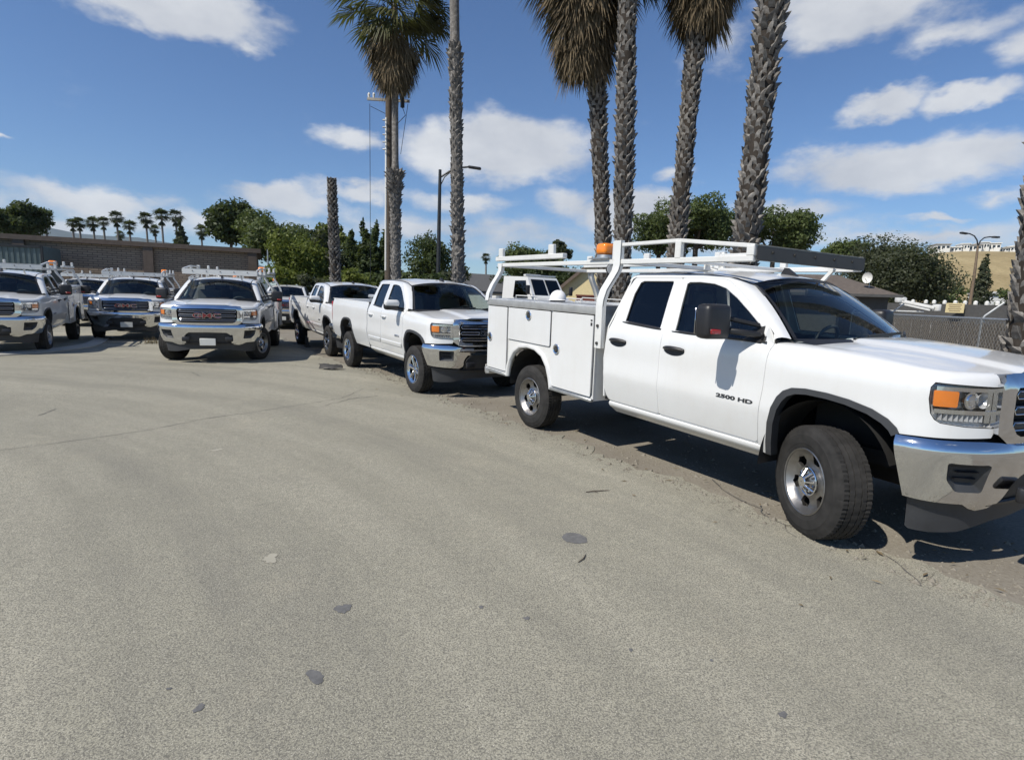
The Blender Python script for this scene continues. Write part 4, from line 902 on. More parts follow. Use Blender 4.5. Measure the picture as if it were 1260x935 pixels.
# the paved lot: its right edge is the broken line along which the trucks stand
edge = [(9.0, -6.0), (5.2, -.1), (3.55, 2.15), (2.93, 2.87), (2.55, 3.38), (2.28, 3.87), (1.78, 4.51), (1.13, 5.52), (.13, 6.99), (-.88, 8.37), (-2.0, 10.2), (-2.77, 11.4), (-3.6, 12.3), (-4.9, 13.9), (-6.6, 16.6), (-9.0, 20.6), (-11, 26)]
pts = []
for a, c in zip(edge[:-1], edge[1:]):
    L = math.hypot(c[0] - a[0], c[1] - a[1]); n = max(2, int(L / .09))
    for k in range(n):
        t = k / n; s_ = (a[1] + (c[1] - a[1]) * t); j = RNG.normal(0, .030) + .06 * math.sin(4.3 * s_) + .045 * math.sin(11.7 * s_ + 1) + (.07 if RNG.uniform() < .05 else 0); pts.append((a[0] + (c[0] - a[0]) * t + j * .82, a[1] + (c[1] - a[1]) * t + j * .57))
poly = pts + [(-11, 32), (-60, 10), (-60, -40), (9, -40)]
rd = panel(poly, lambda a, c: (a, c, .010), 4.0, depth=.012) if False else None
V, E, F, *_ = delaunay_2d_cdt([Vector(p) for p in poly], [(i, (i + 1) % len(poly)) for i in range(len(poly))], [], 1, 1e-6)
rm = MB(); rm.add([(v.x, v.y, .010) for v in V], [tuple(f) for f in F]); n = len(pts); rm.grid([[(x, y, .010) for x, y in pts], [(x + .012, y + .008, -.004) for x, y in pts]])
road = tag(rm.build('road', 'asphalt', smooth=0, recalc=True), kind='structure')
def blob(name, c, rx, ry, rot, mat, n=20, jag=.12, z=.0125):
    m = MB(); vs = []; n = 44; f1, f2, f3 = RNG.uniform(0, 6.28, 3)
    for k in range(n):
        t = 2 * math.pi * k / n; r = 1 + jag * 1.3 * (math.sin(2 * t + f1) + .7 * math.sin(3 * t + f2) + .5 * math.sin(7 * t + f3)) + RNG.normal(0, .03); x, y = rx * r * math.cos(t), ry * r * math.sin(t); vs.append((c[0] + x * math.cos(rot) - y * math.sin(rot), c[1] + x * math.sin(rot) + y * math.cos(rot), z))
    m.add(vs, [tuple(range(n))]); return m.build(name, mat, road, smooth=0)
blob('tar_patch', onground(707, 664), .085, .085, 0, 'patch_tar', jag=.03); blob('tar_patch', onground(422, 751), .036, .045, .3, 'patch_tar', jag=.14); blob('tar_patch', onground(388, 835), .050, .030, -.7, 'patch_tar', jag=.09)
for px, py, r in ((592, 749, .012), (648, 763, .014), (963, 882, .016), (776, 802, .010), (875, 815, .008), (245, 874, .018), (208, 850, .008)): blob('oil_spot', onground(px, py), r, r * 1.2, RNG.uniform(0, 3), 'patch_tar', 12, .15)
blob('spall', onground(333, 689), .045, .05, .4, 'pale_spall', 14, .2); blob('spall', onground(266, 555), .05, .04, .4, 'pale_spall', 12, .2)
def crack(pp, w=.010, j=.03):
    pts = []
    for a, c in zip(pp[:-1], pp[1:]):
        L = (Vector(c) - Vector(a)).length; n = max(2, int(L / .08))
        for k in range(n): t = k / n; pts.append((a[0] + (c[0] - a[0]) * t + RNG.normal(0, j * .4), a[1] + (c[1] - a[1]) * t + RNG.normal(0, j * .4)))
    m = MB(); A = []; B_ = []
    for i, p in enumerate(pts):
        d = Vector(pts[min(i + 1, len(pts) - 1)]) - Vector(pts[max(i - 1, 0)]); d.normalize(); ww = w * RNG.uniform(.25, 1.0); A.append((p[0] - d.y * ww, p[1] + d.x * ww, .0125)); B_.append((p[0] + d.y * ww, p[1] - d.x * ww, .0125))
    m.grid([A, B_]); m.build('crack', 'crack_dark', road, smooth=0)
G = lambda *q: tuple(onground(*q)[:2])
crack([G(0, 555), G(60, 548), G(115, 540), G(165, 533), G(210, 525), G(245, 517), G(290, 511), G(350, 502), G(420, 491), G(450, 478)], .006); crack([G(48, 512), G(62, 507), G(75, 502)], .012); crack([G(235, 458), G(247, 464)], .014); crack([G(90, 446), G(130, 443), G(175, 440)], .016)
crack([G(955, 612), G(1010, 640), G(1040, 657), G(1100, 690), G(1150, 735)], .007, .05); crack([G(870, 590), G(905, 612), G(960, 645), G(985, 668)], .006, .05); crack([G(400, 500), G(430, 492), G(470, 487)], .010)
# loose stones on the verge and along the pavement edge
st = MB()
for _ in range(2000):
    k = RNG.integers(3, 12); a, c = edge[k], edge[k + 1]; t = RNG.uniform(); off = abs(RNG.normal(.25, .55)) - .25; x = a[0] + (c[0] - a[0]) * t + off * .82; y = a[1] + (c[1] - a[1]) * t + off * .57; r = (RNG.uniform(.004, .012) if RNG.uniform() < .93 else RNG.uniform(.012, .028)) * (1 + .08 * max(0, y - 4)); z = .012 if off < 0 else .0
    vs = [(x + RNG.normal(0, 1) * r * .2 + r * math.cos(q), y + r * math.sin(q), z) for q in (0, 1.6, 3.1, 4.7)] + [(x + RNG.normal(0, r * .3), y, z + r * RNG.uniform(.5, 1.0))]; st.add(vs, [(0, 1, 4), (1, 2, 4), (2, 3, 4), (3, 0, 4)])
tag(st.build('gravel', 'dirt', smooth=0), 'loose gravel and crumbs scattered along the broken pavement edge', 'gravel', kind='stuff')
# concrete kerb curving round the yard entrance
kp = catmull([(-14, 9.5), (-12.4, 11.2), (-11.55, 12.2), (-11.25, 13.2), (-11.4, 14.5), (-12.2, 16.0), (-13.2, 17.5), (-14.5, 19.0)], 10); km = MB(); L_ = []; K_ = []
for i, p in enumerate(kp):
    d = kp[min(i + 1, len(kp) - 1)] - kp[max(0, i - 1)]; d = d / np.linalg.norm(d); nn = np.array([-d[1], d[0]]); L_.append(p + nn * .16); K_.append(p - nn * .16)
km.grid([[(q[0], q[1], .008) for q in L_], [(q[0] , q[1], .075) for q in L_], [(q[0], q[1], .035) for q in K_], [(q[0], q[1], .006) for q in K_]])
tag(km.build('kerb', 'concrete', smooth=30, recalc=True), 'pale concrete kerb curving past the trucks at the far left', 'kerb')

# ------------------------------------------------------------------ vehicles
rad = math.radians
near = make_truck('service'); add_service_body(near); add_rack(near)
near.location = (2.971, 4.216, 0); near.rotation_euler = (0, 0, -1.026)
for ch in near.children:
    if ch.name.startswith('wheel') and not ch.name.startswith('wheel_') and abs(ch.location.x) < .1: ch.rotation_euler = (0, 0, rad(-27))
tag(near, 'white service truck with ladder rack and orange beacon, nearest and largest at right', 'truck', 'white service trucks')
pick = make_truck('pickup'); add_pickup_bed(pick)
pick.location = (-.862, 9.661, 0); pick.rotation_euler = (0, 0, -.981)
tag(pick, 'white pickup parked directly behind the nearest service truck, silver toolbox in its bed', 'pickup', 'white pickups without racks')
p2 = copy_tree(pick); p2.location = (-4.04, 14.73, 0); p2.rotation_euler = (0, 0, rad(-57)); tag(p2, 'white pickup farther back, its nose hidden behind the other pickup\'s tail', 'pickup', 'white pickups without racks')
def fleet(loc, rz, label, steer=0, skip=(), beacon=0, white_mirror=False):
    c = copy_tree(near, None, skip); c.location = (*loc, 0); c.rotation_euler = (0, 0, rad(rz)); tag(c, label, 'truck', 'white service trucks')
    for ch in c.children:
        b0 = ch.name.split('.')[0]
        if b0 == 'wheel' and abs(ch.location.x) < .1: ch.rotation_euler = (0, 0, rad(steer))
        if b0 in ('beacon', 'work_lamp') and beacon: ch.location = (0, beacon, 0)
        if b0 == 'beacon' and beacon: ch.scale = (1.15,) * 3; ch.location = (2.63 * .15, .74 * .15 + beacon, -2.09 * .15 + .01)
        if b0 == 'ladder_rack':
            for g_ in ch.children:
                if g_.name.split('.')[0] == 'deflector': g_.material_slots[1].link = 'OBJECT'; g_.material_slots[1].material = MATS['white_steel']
    return c
fleet((-6.95, 12.75), -72, 'white rack truck facing the viewer with red grille letters and turned wheels', -24, beacon=1.45)
fleet((-12.15, 17.35), -63, 'white rack truck facing the viewer, second from left in the front row', 0, beacon=1.45)
fleet((-12.25, 12.85), -60, 'white rack truck cut by the left edge of the photo', 0, beacon=1.45)
fleet((-10.3, 24.6), -74, 'white truck without rack in the gap left of the two pickups', 0, skip=('ladder_rack', 'work_lamp'))
fleet((-17.6, 22.3), -66, 'white truck half hidden between the two leftmost front-row trucks', 0, beacon=1.45)
fleet((-12.6, 22.6), -70, 'white truck behind, peeking out right of the second front-row truck', 0, beacon=1.45)

# hard hat on the lid
def hard_hat():
    h = empty('hard_hat', (0, 0, 0)); h.scale = (.78, .78, .82); R = .125; m = MB(); rows = []
    for k in range(9):
        t = k / 8 * math.pi / 2; r = R * math.cos(t); rows.append([(r * 1.12 * math.cos(a), r * math.sin(a), .035 + .135 * math.sin(t) + .008 * max(0, math.cos(a * 3)) * math.sin(2 * t)) for a in np.linspace(0, 2 * math.pi, 29)])
    m.grid(rows); m.grid([[(R * 1.12 * math.cos(a), R * math.sin(a), .035) for a in np.linspace(0, 2 * math.pi, 29)], [((R * 1.12 + .012 + .05 * max(0, math.cos(a)) ** 2) * math.cos(a), (R + .012) * math.sin(a), .022) for a in np.linspace(0, 2 * math.pi, 29)]])
    m.build('shell', 'hat_white', h, recalc=True)
    s = MB(); s.tube([(.10 * math.cos(a), .105 * math.sin(a), .018) for a in np.linspace(0, 2 * math.pi, 25)], .017, 6, False); s.build('headband', 'strap_black', h); return h
hat = hard_hat(); tag(hat, 'white hard hat lying on the tread-plate lid of the nearest truck', 'hard hat')
nm = Matrix.Translation(near.location) @ Matrix.Rotation(-1.026, 4, 'Z'); hat.location = nm @ Vector((-3.34, -.84, 1.541 + .02 * 3.34)); hat.rotation_euler = (0, 0, -1.026 + math.pi)
# toolboxes in the pickup beds
def toolbox(host, rz, label, dy=0):
    t = empty('toolbox', (0, 0, 0), 0, label, 'toolbox', 'toolboxes in the pickup beds'); m = MB(); m.box((-2.56, dy, 1.41), (.42, 1.55, .30), None, .02, 2); m.build('case', 'galvanised', t)
    l = MB(); l.box((-2.56, dy, 1.595), (.46, 1.60, .07), None, .025, 2); l.build('lid', 'tread_plate', t); t.location = host.location; t.rotation_euler = (0, 0, rz); return t
toolbox(pick, -.981, 'silver toolbox across the bed of the pickup behind the nearest truck'); toolbox(p2, rad(-57), 'silver toolbox across the bed of the farther pickup')

# ------------------------------------------------------------------ palms
def trunk_path(p0, p1, top, base=0.0):
    """straight leaning axis through two seen points, from the ground up to z = top"""
    d = (p1 - p0) / (p1.z - p0.z); return [p0 + d * (z - p0.z) for z in np.linspace(base - .1, top, 24)]
def boots(path, r0, r1, z0, z1, seed, rows=.10, out=.048, keep=.97):
    rng = np.random.default_rng(seed); m = MB(); z = z0; k = 0
    zs = [p.z for p in path]
    while z < z1:
        t = (z - zs[0]) / (zs[-1] - zs[0]); c = Vector((np.interp(z, zs, [p.x for p in path]), np.interp(z, zs, [p.y for p in path]), z)); r = r0 + (r1 - r0) * t; n = max(7, int(2 * math.pi * r / .135))
        for j in range(n):
            if rng.uniform() > keep - .16 * (math.sin(z * 2.1 + seed) * math.sin(a_ := 2 * math.pi * j / n + z) > .35): continue
            a = 2 * math.pi * (j + .5 * (k % 2) + rng.uniform(-.12, .12)) / n; e = Vector((math.cos(a), math.sin(a), 0)); s = Vector((-e.y, e.x, 0)); w = .050 * rng.uniform(.7, 1.25); o = out * rng.uniform(.35, 1.5) * (1 + .35 * math.sin(z * 1.3 + seed * 2)); hgt = .13 * rng.uniform(.8, 1.25); tw = rng.choice((-1, 1)) * rng.uniform(.3, 1.4)
            b0 = c + e * (r * .93); tip = c + e * (r + o) + Vector((0, 0, hgt)) + s * (tw * w); mid = c + e * (r + o * .55) + Vector((0, 0, hgt * .45))
            m.add([b0 - s * w - Vector((0, 0, .03)), b0 + s * w - Vector((0, 0, .03)), mid + s * (w * .72), mid - s * (w * .72), tip + s * (w * .34), tip - s * (w * .34), b0 + Vector((0, 0, hgt * .9)) + s * (w * .3), b0 + Vector((0, 0, hgt * .9)) - s * (w * .3)],
                  [(0, 1, 2, 3), (3, 2, 4, 5), (5, 4, 6, 7), (1, 6, 4, 2), (0, 3, 5, 7)])
        z += rows; k += 1
    return m
def frond(m, hub, d, pet, fan, nb, droop, rng, w=.03, spread=1.35):
    d = Vector(d).normalized(); s = d.cross(Vector((0, 0, 1)))
    s = s.normalized() if s.length > .05 else Vector((1, 0, 0)); n = s.cross(d); c = hub + d * pet
    m.add([hub - s * .02, hub + s * .02, c + s * .012, c - s * .012], [(0, 1, 2, 3)])
    for k in range(nb):
        a = (k / (nb - 1) - .5) * 2 * spread + rng.normal(0, .03); L = fan * (.72 + .28 * math.cos(a * .8)) * rng.uniform(.85, 1.1); q = d * math.cos(a) + s * math.sin(a) + n * (.12 * abs(math.sin(a)) + rng.normal(0, .04)); t = (s * math.cos(a) - d * math.sin(a)) * w
        m1 = c + q * (L * .55) + Vector((0, 0, -droop * .18 * L)); tip = c + q * (L * .92) + Vector((0, 0, -droop * (.55 + rng.uniform(0, .4)) * L)); m.add([c, m1 - t, m1 + t, tip], [(0, 1, 2), (1, 3, 2)])
def crown_meshes(seed, rskirt=1.0, hskirt=2.4, nd=150, ng=62):
    rng = np.random.default_rng(seed); g = MB(); dd = MB()
    for k in range(ng):
        a = rng.uniform(0, 2 * math.pi); e = math.asin(rng.uniform(-.72, .98)); frond(g, Vector((0, 0, rng.uniform(-.2, .35))), (math.cos(a) * math.cos(e), math.sin(a) * math.cos(e), math.sin(e)), rng.uniform(.75, 1.25), rng.uniform(.85, 1.15), 24, .50, rng, .030)
    for k in range(nd):
        a = rng.uniform(0, 2 * math.pi); t = rng.uniform(0, 1) ** .8; z = -.15 - hskirt * .62 * t; lean = (1 - t) * .85 + .12; frond(dd, Vector((math.cos(a) * .22, math.sin(a) * .22, z)), (math.cos(a) * lean * rskirt, math.sin(a) * lean * rskirt, -1 + .55 * (1 - t) * .6), rng.uniform(.35, .75) * (1.15 - .35 * t), rng.uniform(.65, .95), 14, .35, rng, .022, .75)
    return g.mesh('crown', 'palm_green', 0), dd.mesh('skirt', 'palm_dead', 0)
CROWNS = [crown_meshes(3, .62, 2.1, 110, 64), crown_meshes(5, .95, 2.9, 210, 60)]
def palm(name, p0, p1, top, r0, r1, label, seed, boot_top=None, crown=None, rot=0, out=.055, cut=False, smooth_r=None, ring=False):
    root = empty(name, (p0.x, p0.y, 0), 0, label, 'palm tree' if not cut else 'palm stump', 'tall fan palms along the verge' if not cut else None); path = [p - Vector((p0.x, p0.y, 0)) for p in trunk_path(p0, p1, top)]; bt = boot_top or top
    rs = [np.interp(p.z, [0, .7, bt, bt + .05, top], [r0 * 1.12, r0, r0 + (r1 - r0) * .9, (smooth_r or r1), (smooth_r or r1) * .92]) for p in path]
    # refine the stack where the bare trunk starts
    m = MB(); m.tube(path, rs, 16); 
    m.build('trunk', 'palm_core' if boot_top is None else 'palm_bark', root, smooth=60)
    b_ = boots(path, r0 * .98, r1 * .98, .05, bt, seed, out=out).build('leaf_bases', 'palm_bark', root, smooth=0); b_['kind'] = 'stuff'
    if ring:
        zs = [p.z for p in path]; q = Vector((np.interp(bt, zs, [p.x for p in path]), np.interp(bt, zs, [p.y for p in path]), 0)); k_ = boots([q + Vector((0, 0, z)) for z in (bt - .8, bt + .1)], r1 * .9, r1 * 1.5, bt - .75, bt + .02, seed + 50, rows=.07, out=.10); k_.build('boot_ring', 'palm_bark', root, smooth=0)['kind'] = 'stuff'
    if crown is not None:
        g, d = CROWNS[crown]
        for nm, me in (('crown', g), ('skirt', d)):
            o = bpy.data.objects.new(nm, me); COL.objects.link(o); o.parent = root; o.location = path[-1]; o.rotation_euler = (0, 0, rot)
    return root
Z = lambda px, py, Y: at(px, py, Y).z
palm('fan_palm', at(487, 330, 18), at(486, 120, 18), Z(485, 6, 18), .150, .140, 'fan palm with full crown and pale wooden pole beside it', 1, boot_top=Z(488, 212, 18), crown=0, out=.05, smooth_r=.105, ring=True)
palm('fan_palm', at(564, 345, 15.5), at(559, 0, 15.5), 13.6, .155, .135, 'slim fan palm with bark ring ending high up, right of the street lamp', 2, boot_top=Z(560, 56, 15.5), crown=1, rot=1, smooth_r=.125)
palm('fan_palm', at(742, 297, 13), at(733, 80, 13), Z(733, -88, 13), .17, .16, 'fan palm with brown skirt behind the orange beacon', 3, crown=1, rot=2)
palm('fan_palm', at(766, 297, 12), at(772, 0, 12), 12.4, .168, .175, 'bare-trunked fan palm just right of the skirted palm', 4, crown=0, rot=2.5)
palm('fan_palm', at(833, 297, 12.5), at(857, 40, 12.5), Z(864, -160, 12.5), .165, .175, 'leaning fan palm with grey-brown skirt at the top edge, third from the right', 5, crown=1, rot=4)
palm('fan_palm', at(918, 297, 9.6), at(950, 0, 9.6), 12.5, .185, .185, 'thick fan palm leaning right, second from the right', 6, crown=0, rot=5, out=.075)
palm('fan_palm', at(1266, 400, 6.6), at(1289, 230, 6.6), 13.0, .19, .17, 'shaggy palm trunk cut by the right edge of the photo', 7, crown=1, rot=.5, out=.08)
palm('palm_stump', at(413, 350, 23), at(408, 222, 23), Z(408, 220, 23), .20, .17, 'tall topped palm trunk without leaves in front of green bushes', 8, cut=True)
# far palms over the block building
def far_palm_meshes(seed):
    rng = np.random.default_rng(seed); g = MB()
    for k in range(46): 
        a = rng.uniform(0, 2 * math.pi); e = math.asin(rng.uniform(-.8, 1)); frond(g, Vector((0, 0, 0)), (math.cos(a) * math.cos(e), math.sin(a) * math.cos(e), math.sin(e)), rng.uniform(.4, .8), rng.uniform(.8, 1.15), 9, .4, rng, .075)
    for k in range(14): a = rng.uniform(0, 2 * math.pi); frond(g, Vector((0, 0, -.6)), (.4 * math.cos(a), .4 * math.sin(a), -1), .3, .9, 6, .2, rng, .06, .6)
    return g.mesh('crown', 'leaf_far', 0)
FPM = [far_palm_meshes(k) for k in range(3)]
for i, (zx, zy, sc, what) in enumerate([(340, 172, .95, 'leftmost'), (372, 170, 1.0, 'second'), (437, 168, 1.1, 'third'), (485, 165, .95, 'fourth'), (547, 145, 1.15, 'fifth'), (562, 224, .75, 'short sixth'), (607, 183, 1.05, 'seventh'), (685, 150, 1.15, 'eighth'), (728, 200, .85, 'short ninth'), (758, 135, 1.2, 'tenth'), (825, 140, 1.2, 'eleventh'), (945, 206, 1.15, 'rightmost')]):
    p = at(zx / 3.818, 230 + zy / 3.818, 125 + 5 * (i % 3)); r = empty('far_palm', (p.x, p.y, 0), 0, '%s small palm in the distant row above the block building' % what, 'palm tree', 'distant palms above the block building')
    t = MB(); t.tube([(0, 0, 0), (.1, 0, p.z * .5), (0, 0, p.z)], [.3, .22, .2], 6); t.build('trunk', 'palm_bark', r, smooth=60); o = bpy.data.objects.new('crown', FPM[i % 3]); COL.objects.link(o); o.parent = r; o.location = (0, 0, p.z); o.scale = (sc * 1.15,) * 3; o.rotation_euler = (0, 0, i)
for px, py, Y, lab in ((598, 317, 110, 'lone distant palm left of the parked box truck'), (55, 266, 90, 'distant palm beside the dark trees at far left')):
    p = at(px, py, Y); r = empty('far_palm', (p.x, p.y, 0), 0, lab, 'palm tree'); t = MB(); t.tube([(0, 0, 0), (.1, 0, p.z * .5), (0, 0, p.z)], [.25, .2, .17], 6); t.build('trunk', 'palm_bark', r, smooth=60); o = bpy.data.objects.new('crown', FPM[1]); COL.objects.link(o); o.parent = r; o.location = (0, 0, p.z); o.scale = (.75 if px > 300 else .9,) * 3

# ------------------------------------------------------------------ broad-leaved trees and shrubs
def leaves(clumps, n, size, seed, asp=.5, up=.25):
    rng = np.random.default_rng(seed); C_ = np.array([c[0] for c in clumps]); R = np.array([c[1] for c in clumps]); w = (R[:, 0] * R[:, 2]); w = w / w.sum()
    idx = rng.choice(len(C_), n, p=w); d = rng.normal(size=(n, 3)); d /= np.linalg.norm(d, axis=1)[:, None]; rad_ = rng.uniform(.25, 1, n) ** .45
    # ragged surface: a lumpy radius per direction
    ph = rng.uniform(0, 6.28, (len(C_), 3)); lump = 1 + .16 * np.sin(d[:, 0] * 5 + ph[idx, 0]) + .14 * np.sin(d[:, 1] * 7 + ph[idx, 1]) + .14 * np.sin(d[:, 2] * 6 + ph[idx, 2])
    pos_ = C_[idx] + d * R[idx] * (rad_ * lump)[:, None]
    nrm = d + rng.normal(0, .75, (n, 3)) + np.array([0, 0, up]); nrm /= np.linalg.norm(nrm, axis=1)[:, None]; t = np.cross(nrm, rng.normal(size=(n, 3))); t /= np.linalg.norm(t, axis=1)[:, None]; b_ = np.cross(nrm, t); s = size * rng.uniform(.6, 1.35, n)[:, None]
    V = np.stack([pos_ - t * s, pos_ - b_ * s * asp, pos_ + t * s, pos_ + b_ * s * asp], 1).reshape(-1, 3); return V
def leaf_mesh(name, V, mat):
    n = len(V) // 4; me = bpy.data.meshes.new(name); me.vertices.add(len(V)); me.vertices.foreach_set('co', V.astype(np.float32).ravel()); me.loops.add(n * 4); me.loops.foreach_set('vertex_index', np.arange(n * 4)); me.polygons.add(n); me.polygons.foreach_set('loop_start', np.arange(0, n * 4, 4)); me.polygons.foreach_set('loop_total', np.full(n, 4)); me.update(calc_edges=True); me.materials.append(MATS[mat]); return me
def tree(name, label, px, py, rx, ry, Y, mat, n, seed, size=.16, clumps=9, cat='tree', bush=False, shape='round', group=None):
    """crown centred on a seen point, Y metres away; rx, ry are its half extents as seen"""
    rng = np.random.default_rng(seed); c = at(px, py, Y); RX, RZ = rx * Y / FPX, ry * Y / FPX; root = empty(name, (c.x, c.y, 0), 0, label, cat, group); cl = []
    for k in range(clumps):
        if shape == 'spire': t = k / max(1, clumps - 1); q = np.array([rng.normal(0, .12) * RX, rng.normal(0, .12) * RX, c.z + RZ * (t * 1.7 - .9)]); rr = RX * (1.0 - .82 * t) ; cl.append((q, np.array([rr, rr, RZ * .30])))
        else:
            d = rng.normal(size=3); d /= np.linalg.norm(d); d = d * np.array([1, 1, .9]); u = rng.uniform(.42, .80); q = np.array([d[0] * RX * u, d[1] * RX * u, c.z + d[2] * RZ * u]); f_ = rng.uniform(.36, .56); cl.append((q, np.array([RX * f_, RX * f_, RZ * f_ * 1.05])))
    if bush or c.z - RZ < 1.2: cl += [(np.array([rng.uniform(-.7, .7) * RX, rng.uniform(-.4, .4) * RX, max(.5, (c.z - RZ) * .5)]), np.array([RX * .45, RX * .4, max(.7, c.z * .35)])) for _ in range(4)]
    V = leaves(cl, n, size, seed + 1); V[:, 2] = np.maximum(V[:, 2], .02)
    o = bpy.data.objects.new('crown', leaf_mesh('crown', V, mat)); COL.objects.link(o); o.parent = root
    m = MB(); tr = max(.06, RX * .07); fork = max(.3, c.z - RZ * .75); m.tube([(0, 0, -.05), (tr * .4, 0, fork * .5), (0, 0, fork), (0, tr, c.z)], [tr * 1.3, tr, tr * .85, tr * .45], 8)
    for q, rr in cl[:7]: m.tube([(0, 0, fork * .9), ((q[0]) * .5, q[1] * .5, (fork + q[2]) * .5), tuple(q)], [tr * .55, tr * .4, tr * .15], 5)
    m.build('trunk', 'wood_pole', root, smooth=60); return root
tree('dark_tree', 'dark leafy tree at the far left edge above the building', 18, 268, 34, 22, 62, 'leaf_dark', 11000, 21, .21, 13)
tree('dark_tree', 'ragged dark tree behind the right end of the block building', 283, 272, 28, 26, 50, 'leaf_dark', 9000, 22, .17, 13)
tree('broad_tree', 'broad mid-green tree right of the block building', 340, 291, 46, 30, 40, 'leaf_mid', 16000, 23, .12, 14)
tree('bright_shrub', 'bright yellow-green tree left of the topped palm trunk', 368, 315, 38, 30, 31, 'leaf_bright', 15000, 24, .095, 14, bush=True)
tree('dark_shrub', 'dark shrub behind the topped palm trunk', 398, 318, 26, 34, 33, 'leaf_grey', 5200, 25, .14, 9, bush=True)
tree('bright_shrub', 'small bright shrub peeking over behind the topped palm', 410, 292, 22, 18, 37, 'leaf_bright', 2600, 26, .15, 7)
for i, (px, py, rx, ry, w_) in enumerate(((432, 320, 14, 34, 'leftmost'), (447, 315, 15, 39, 'second'), (461, 315, 15, 38, 'third'), (473, 320, 12, 33, 'rightmost'))): tree('cypress', '%s dark pointed conifer left of the utility pole' % w_, px, py, rx, ry, 33, 'leaf_dark', 3400, 30 + i, .12, 7, shape='spire', group='dark conifers left of the utility pole')
tree('bush', 'green bush in front of the dark conifers', 446, 345, 22, 20, 27, 'leaf_mid', 3200, 36, .11, 7, 'bush', True)
tree('bush', 'green bush between utility pole and street lamp', 497, 345, 24, 18, 27, 'leaf_mid', 3200, 37, .11, 7, 'bush', True)
tree('dark_tree', 'dark round tree around the street lamp post', 524, 320, 33, 34, 34, 'leaf_dark', 11000, 38, .10, 12, bush=True)
tree('bush', 'grey-green bush at the foot of the slim palm', 560, 345, 28, 18, 30, 'leaf_grey', 2600, 39, .12, 7, 'bush', True)
tree('dark_tree', 'rounded green tree above the parked box truck', 652, 328, 42, 24, 46, 'leaf_mid', 13000, 40, .13, 13)
tree('dark_tree', 'dark tree right of the box truck, behind the yellow house', 690, 338, 32, 28, 40, 'leaf_dark', 11000, 41, .12, 12, bush=True)
tree('dark_tree', 'small palm-like dark tree above the rack\'s rear stub', 688, 312, 16, 13, 60, 'leaf_far', 1500, 42, .26, 6)
tree('broad_tree', 'leafy tree behind the two middle palms', 858, 274, 50, 30, 44, 'leaf_mid', 18000, 43, .12, 15)
tree('broad_tree', 'leafy tree low behind the skirted palm', 812, 288, 42, 24, 48, 'leaf_mid', 9000, 47, .13, 11)
tree('broad_tree', 'round leafy tree right of the thick leaning palm', 954, 284, 44, 30, 42, 'leaf_mid', 17000, 44, .115, 14)
tree('big_tree', 'large dark tree behind the dark-roofed shed', 1112, 335, 68, 46, 47, 'leaf_grey', 30000, 45, .125, 20)
tree('broad_tree', 'small green tree left of the large dark tree', 1050, 310, 34, 15, 66, 'leaf_mid', 3200, 46, .24, 8)
tree('bush', 'mid-green bush right of the large dark tree', 1168, 362, 26, 14, 58, 'leaf_mid', 2600, 48, .2, 7, 'bush', True)
tree('conifer', 'thin conifer in front of the dry hill, right of the lamp post', 1208, 345, 13, 30, 75, 'leaf_grey', 1800, 49, .26, 7, shape='spire')
tree('bush', 'low bush on the slope at right', 1240, 362, 16, 8, 80, 'leaf_mid', 1200, 50, .24, 5, 'bush', True)
tree('conifer', 'thin grey tree at the right end of the distant palm row', 850 / 3.818, 230 + 215 / 3.818, 8, 12, 110, 'leaf_far', 700, 51, .35, 5, shape='spire')

for i, (px, py, rx, ry, Y, mt, lab) in enumerate(((348, 342, 24, 14, 29, 'leaf_bright', 'low bright bush behind the truck without rack'), (390, 345, 26, 14, 28, 'leaf_grey', 'low grey-green bush left of the topped palm\'s foot'), (425, 346, 22, 14, 27.5, 'leaf_dark', 'low dark bush right of the topped palm\'s foot'), (470, 347, 24, 14, 28, 'leaf_dark', 'low dark bush at the foot of the utility pole'), (527, 352, 28, 14, 28, 'leaf_dark', 'low dark bush at the foot of the street lamp'), (620, 352, 30, 14, 40, 'leaf_dark', 'low dark bush left of the work truck'))):
    tree('bush', lab, px, py, rx, ry, Y, mt, 2600, 70 + i, .12, 7, 'bush', True)

# ------------------------------------------------------------------ buildings and walls
def frame_box(root, name, mat, A, B_, z0, z1, t):
    """a wall slab from A to B_ (ground points), t thick towards the back"""
    A, B_ = Vector((A[0], A[1], 0)), Vector((B_[0], B_[1], 0)); d = (B_ - A).normalized(); n = Vector((-d.y, d.x, 0)); m = MB(); m.bar(A + n * (t / 2) + Vector((0, 0, (z0 + z1) / 2)), B_ + n * (t / 2) + Vector((0, 0, (z0 + z1) / 2)), t, z1 - z0); return m.build(name, mat, root, smooth=0)
bl = empty('block_building', (0, 0, 0), 0, 'long low brown block building behind the trucks at left', 'building')
A = Vector((-14.94, 32.06, 0)); D = Vector((-.911, -.412, 0)); Nn = Vector((-.412, .911, 0)); ang = math.atan2(D.y, D.x)
bl.location = A; bl.rotation_euler = (0, 0, ang + math.pi)       # local x runs right along the face, local y to the back
w_ = MB(); w_.box((-16, 3.0, 1.9), (32, 6.0, 3.8)); w_.build('wall', 'block_wall', bl, smooth=0)
w_ = MB(); w_.box((-16, 3.0, 3.9), (32.4, 6.5, .24)); w_.build('fascia', 'fascia_brown', bl, smooth=0)
for x in (-.25, -5.3, -10.7, -16.1): w_ = MB(); w_.box((x, -.10, 1.9), (.45, .22, 3.78)); w_.build('pilaster', 'fascia_brown', bl, smooth=0)
w_ = MB(); w_.box((-8.0, 9.5, 4.35), (15.5, 5.0, .28)); w_.box((-8.0, 9.5, 2.1), (15.2, 4.8, 4.2)); w_.build('rear_roof', 'roof_pale', bl, smooth=0)
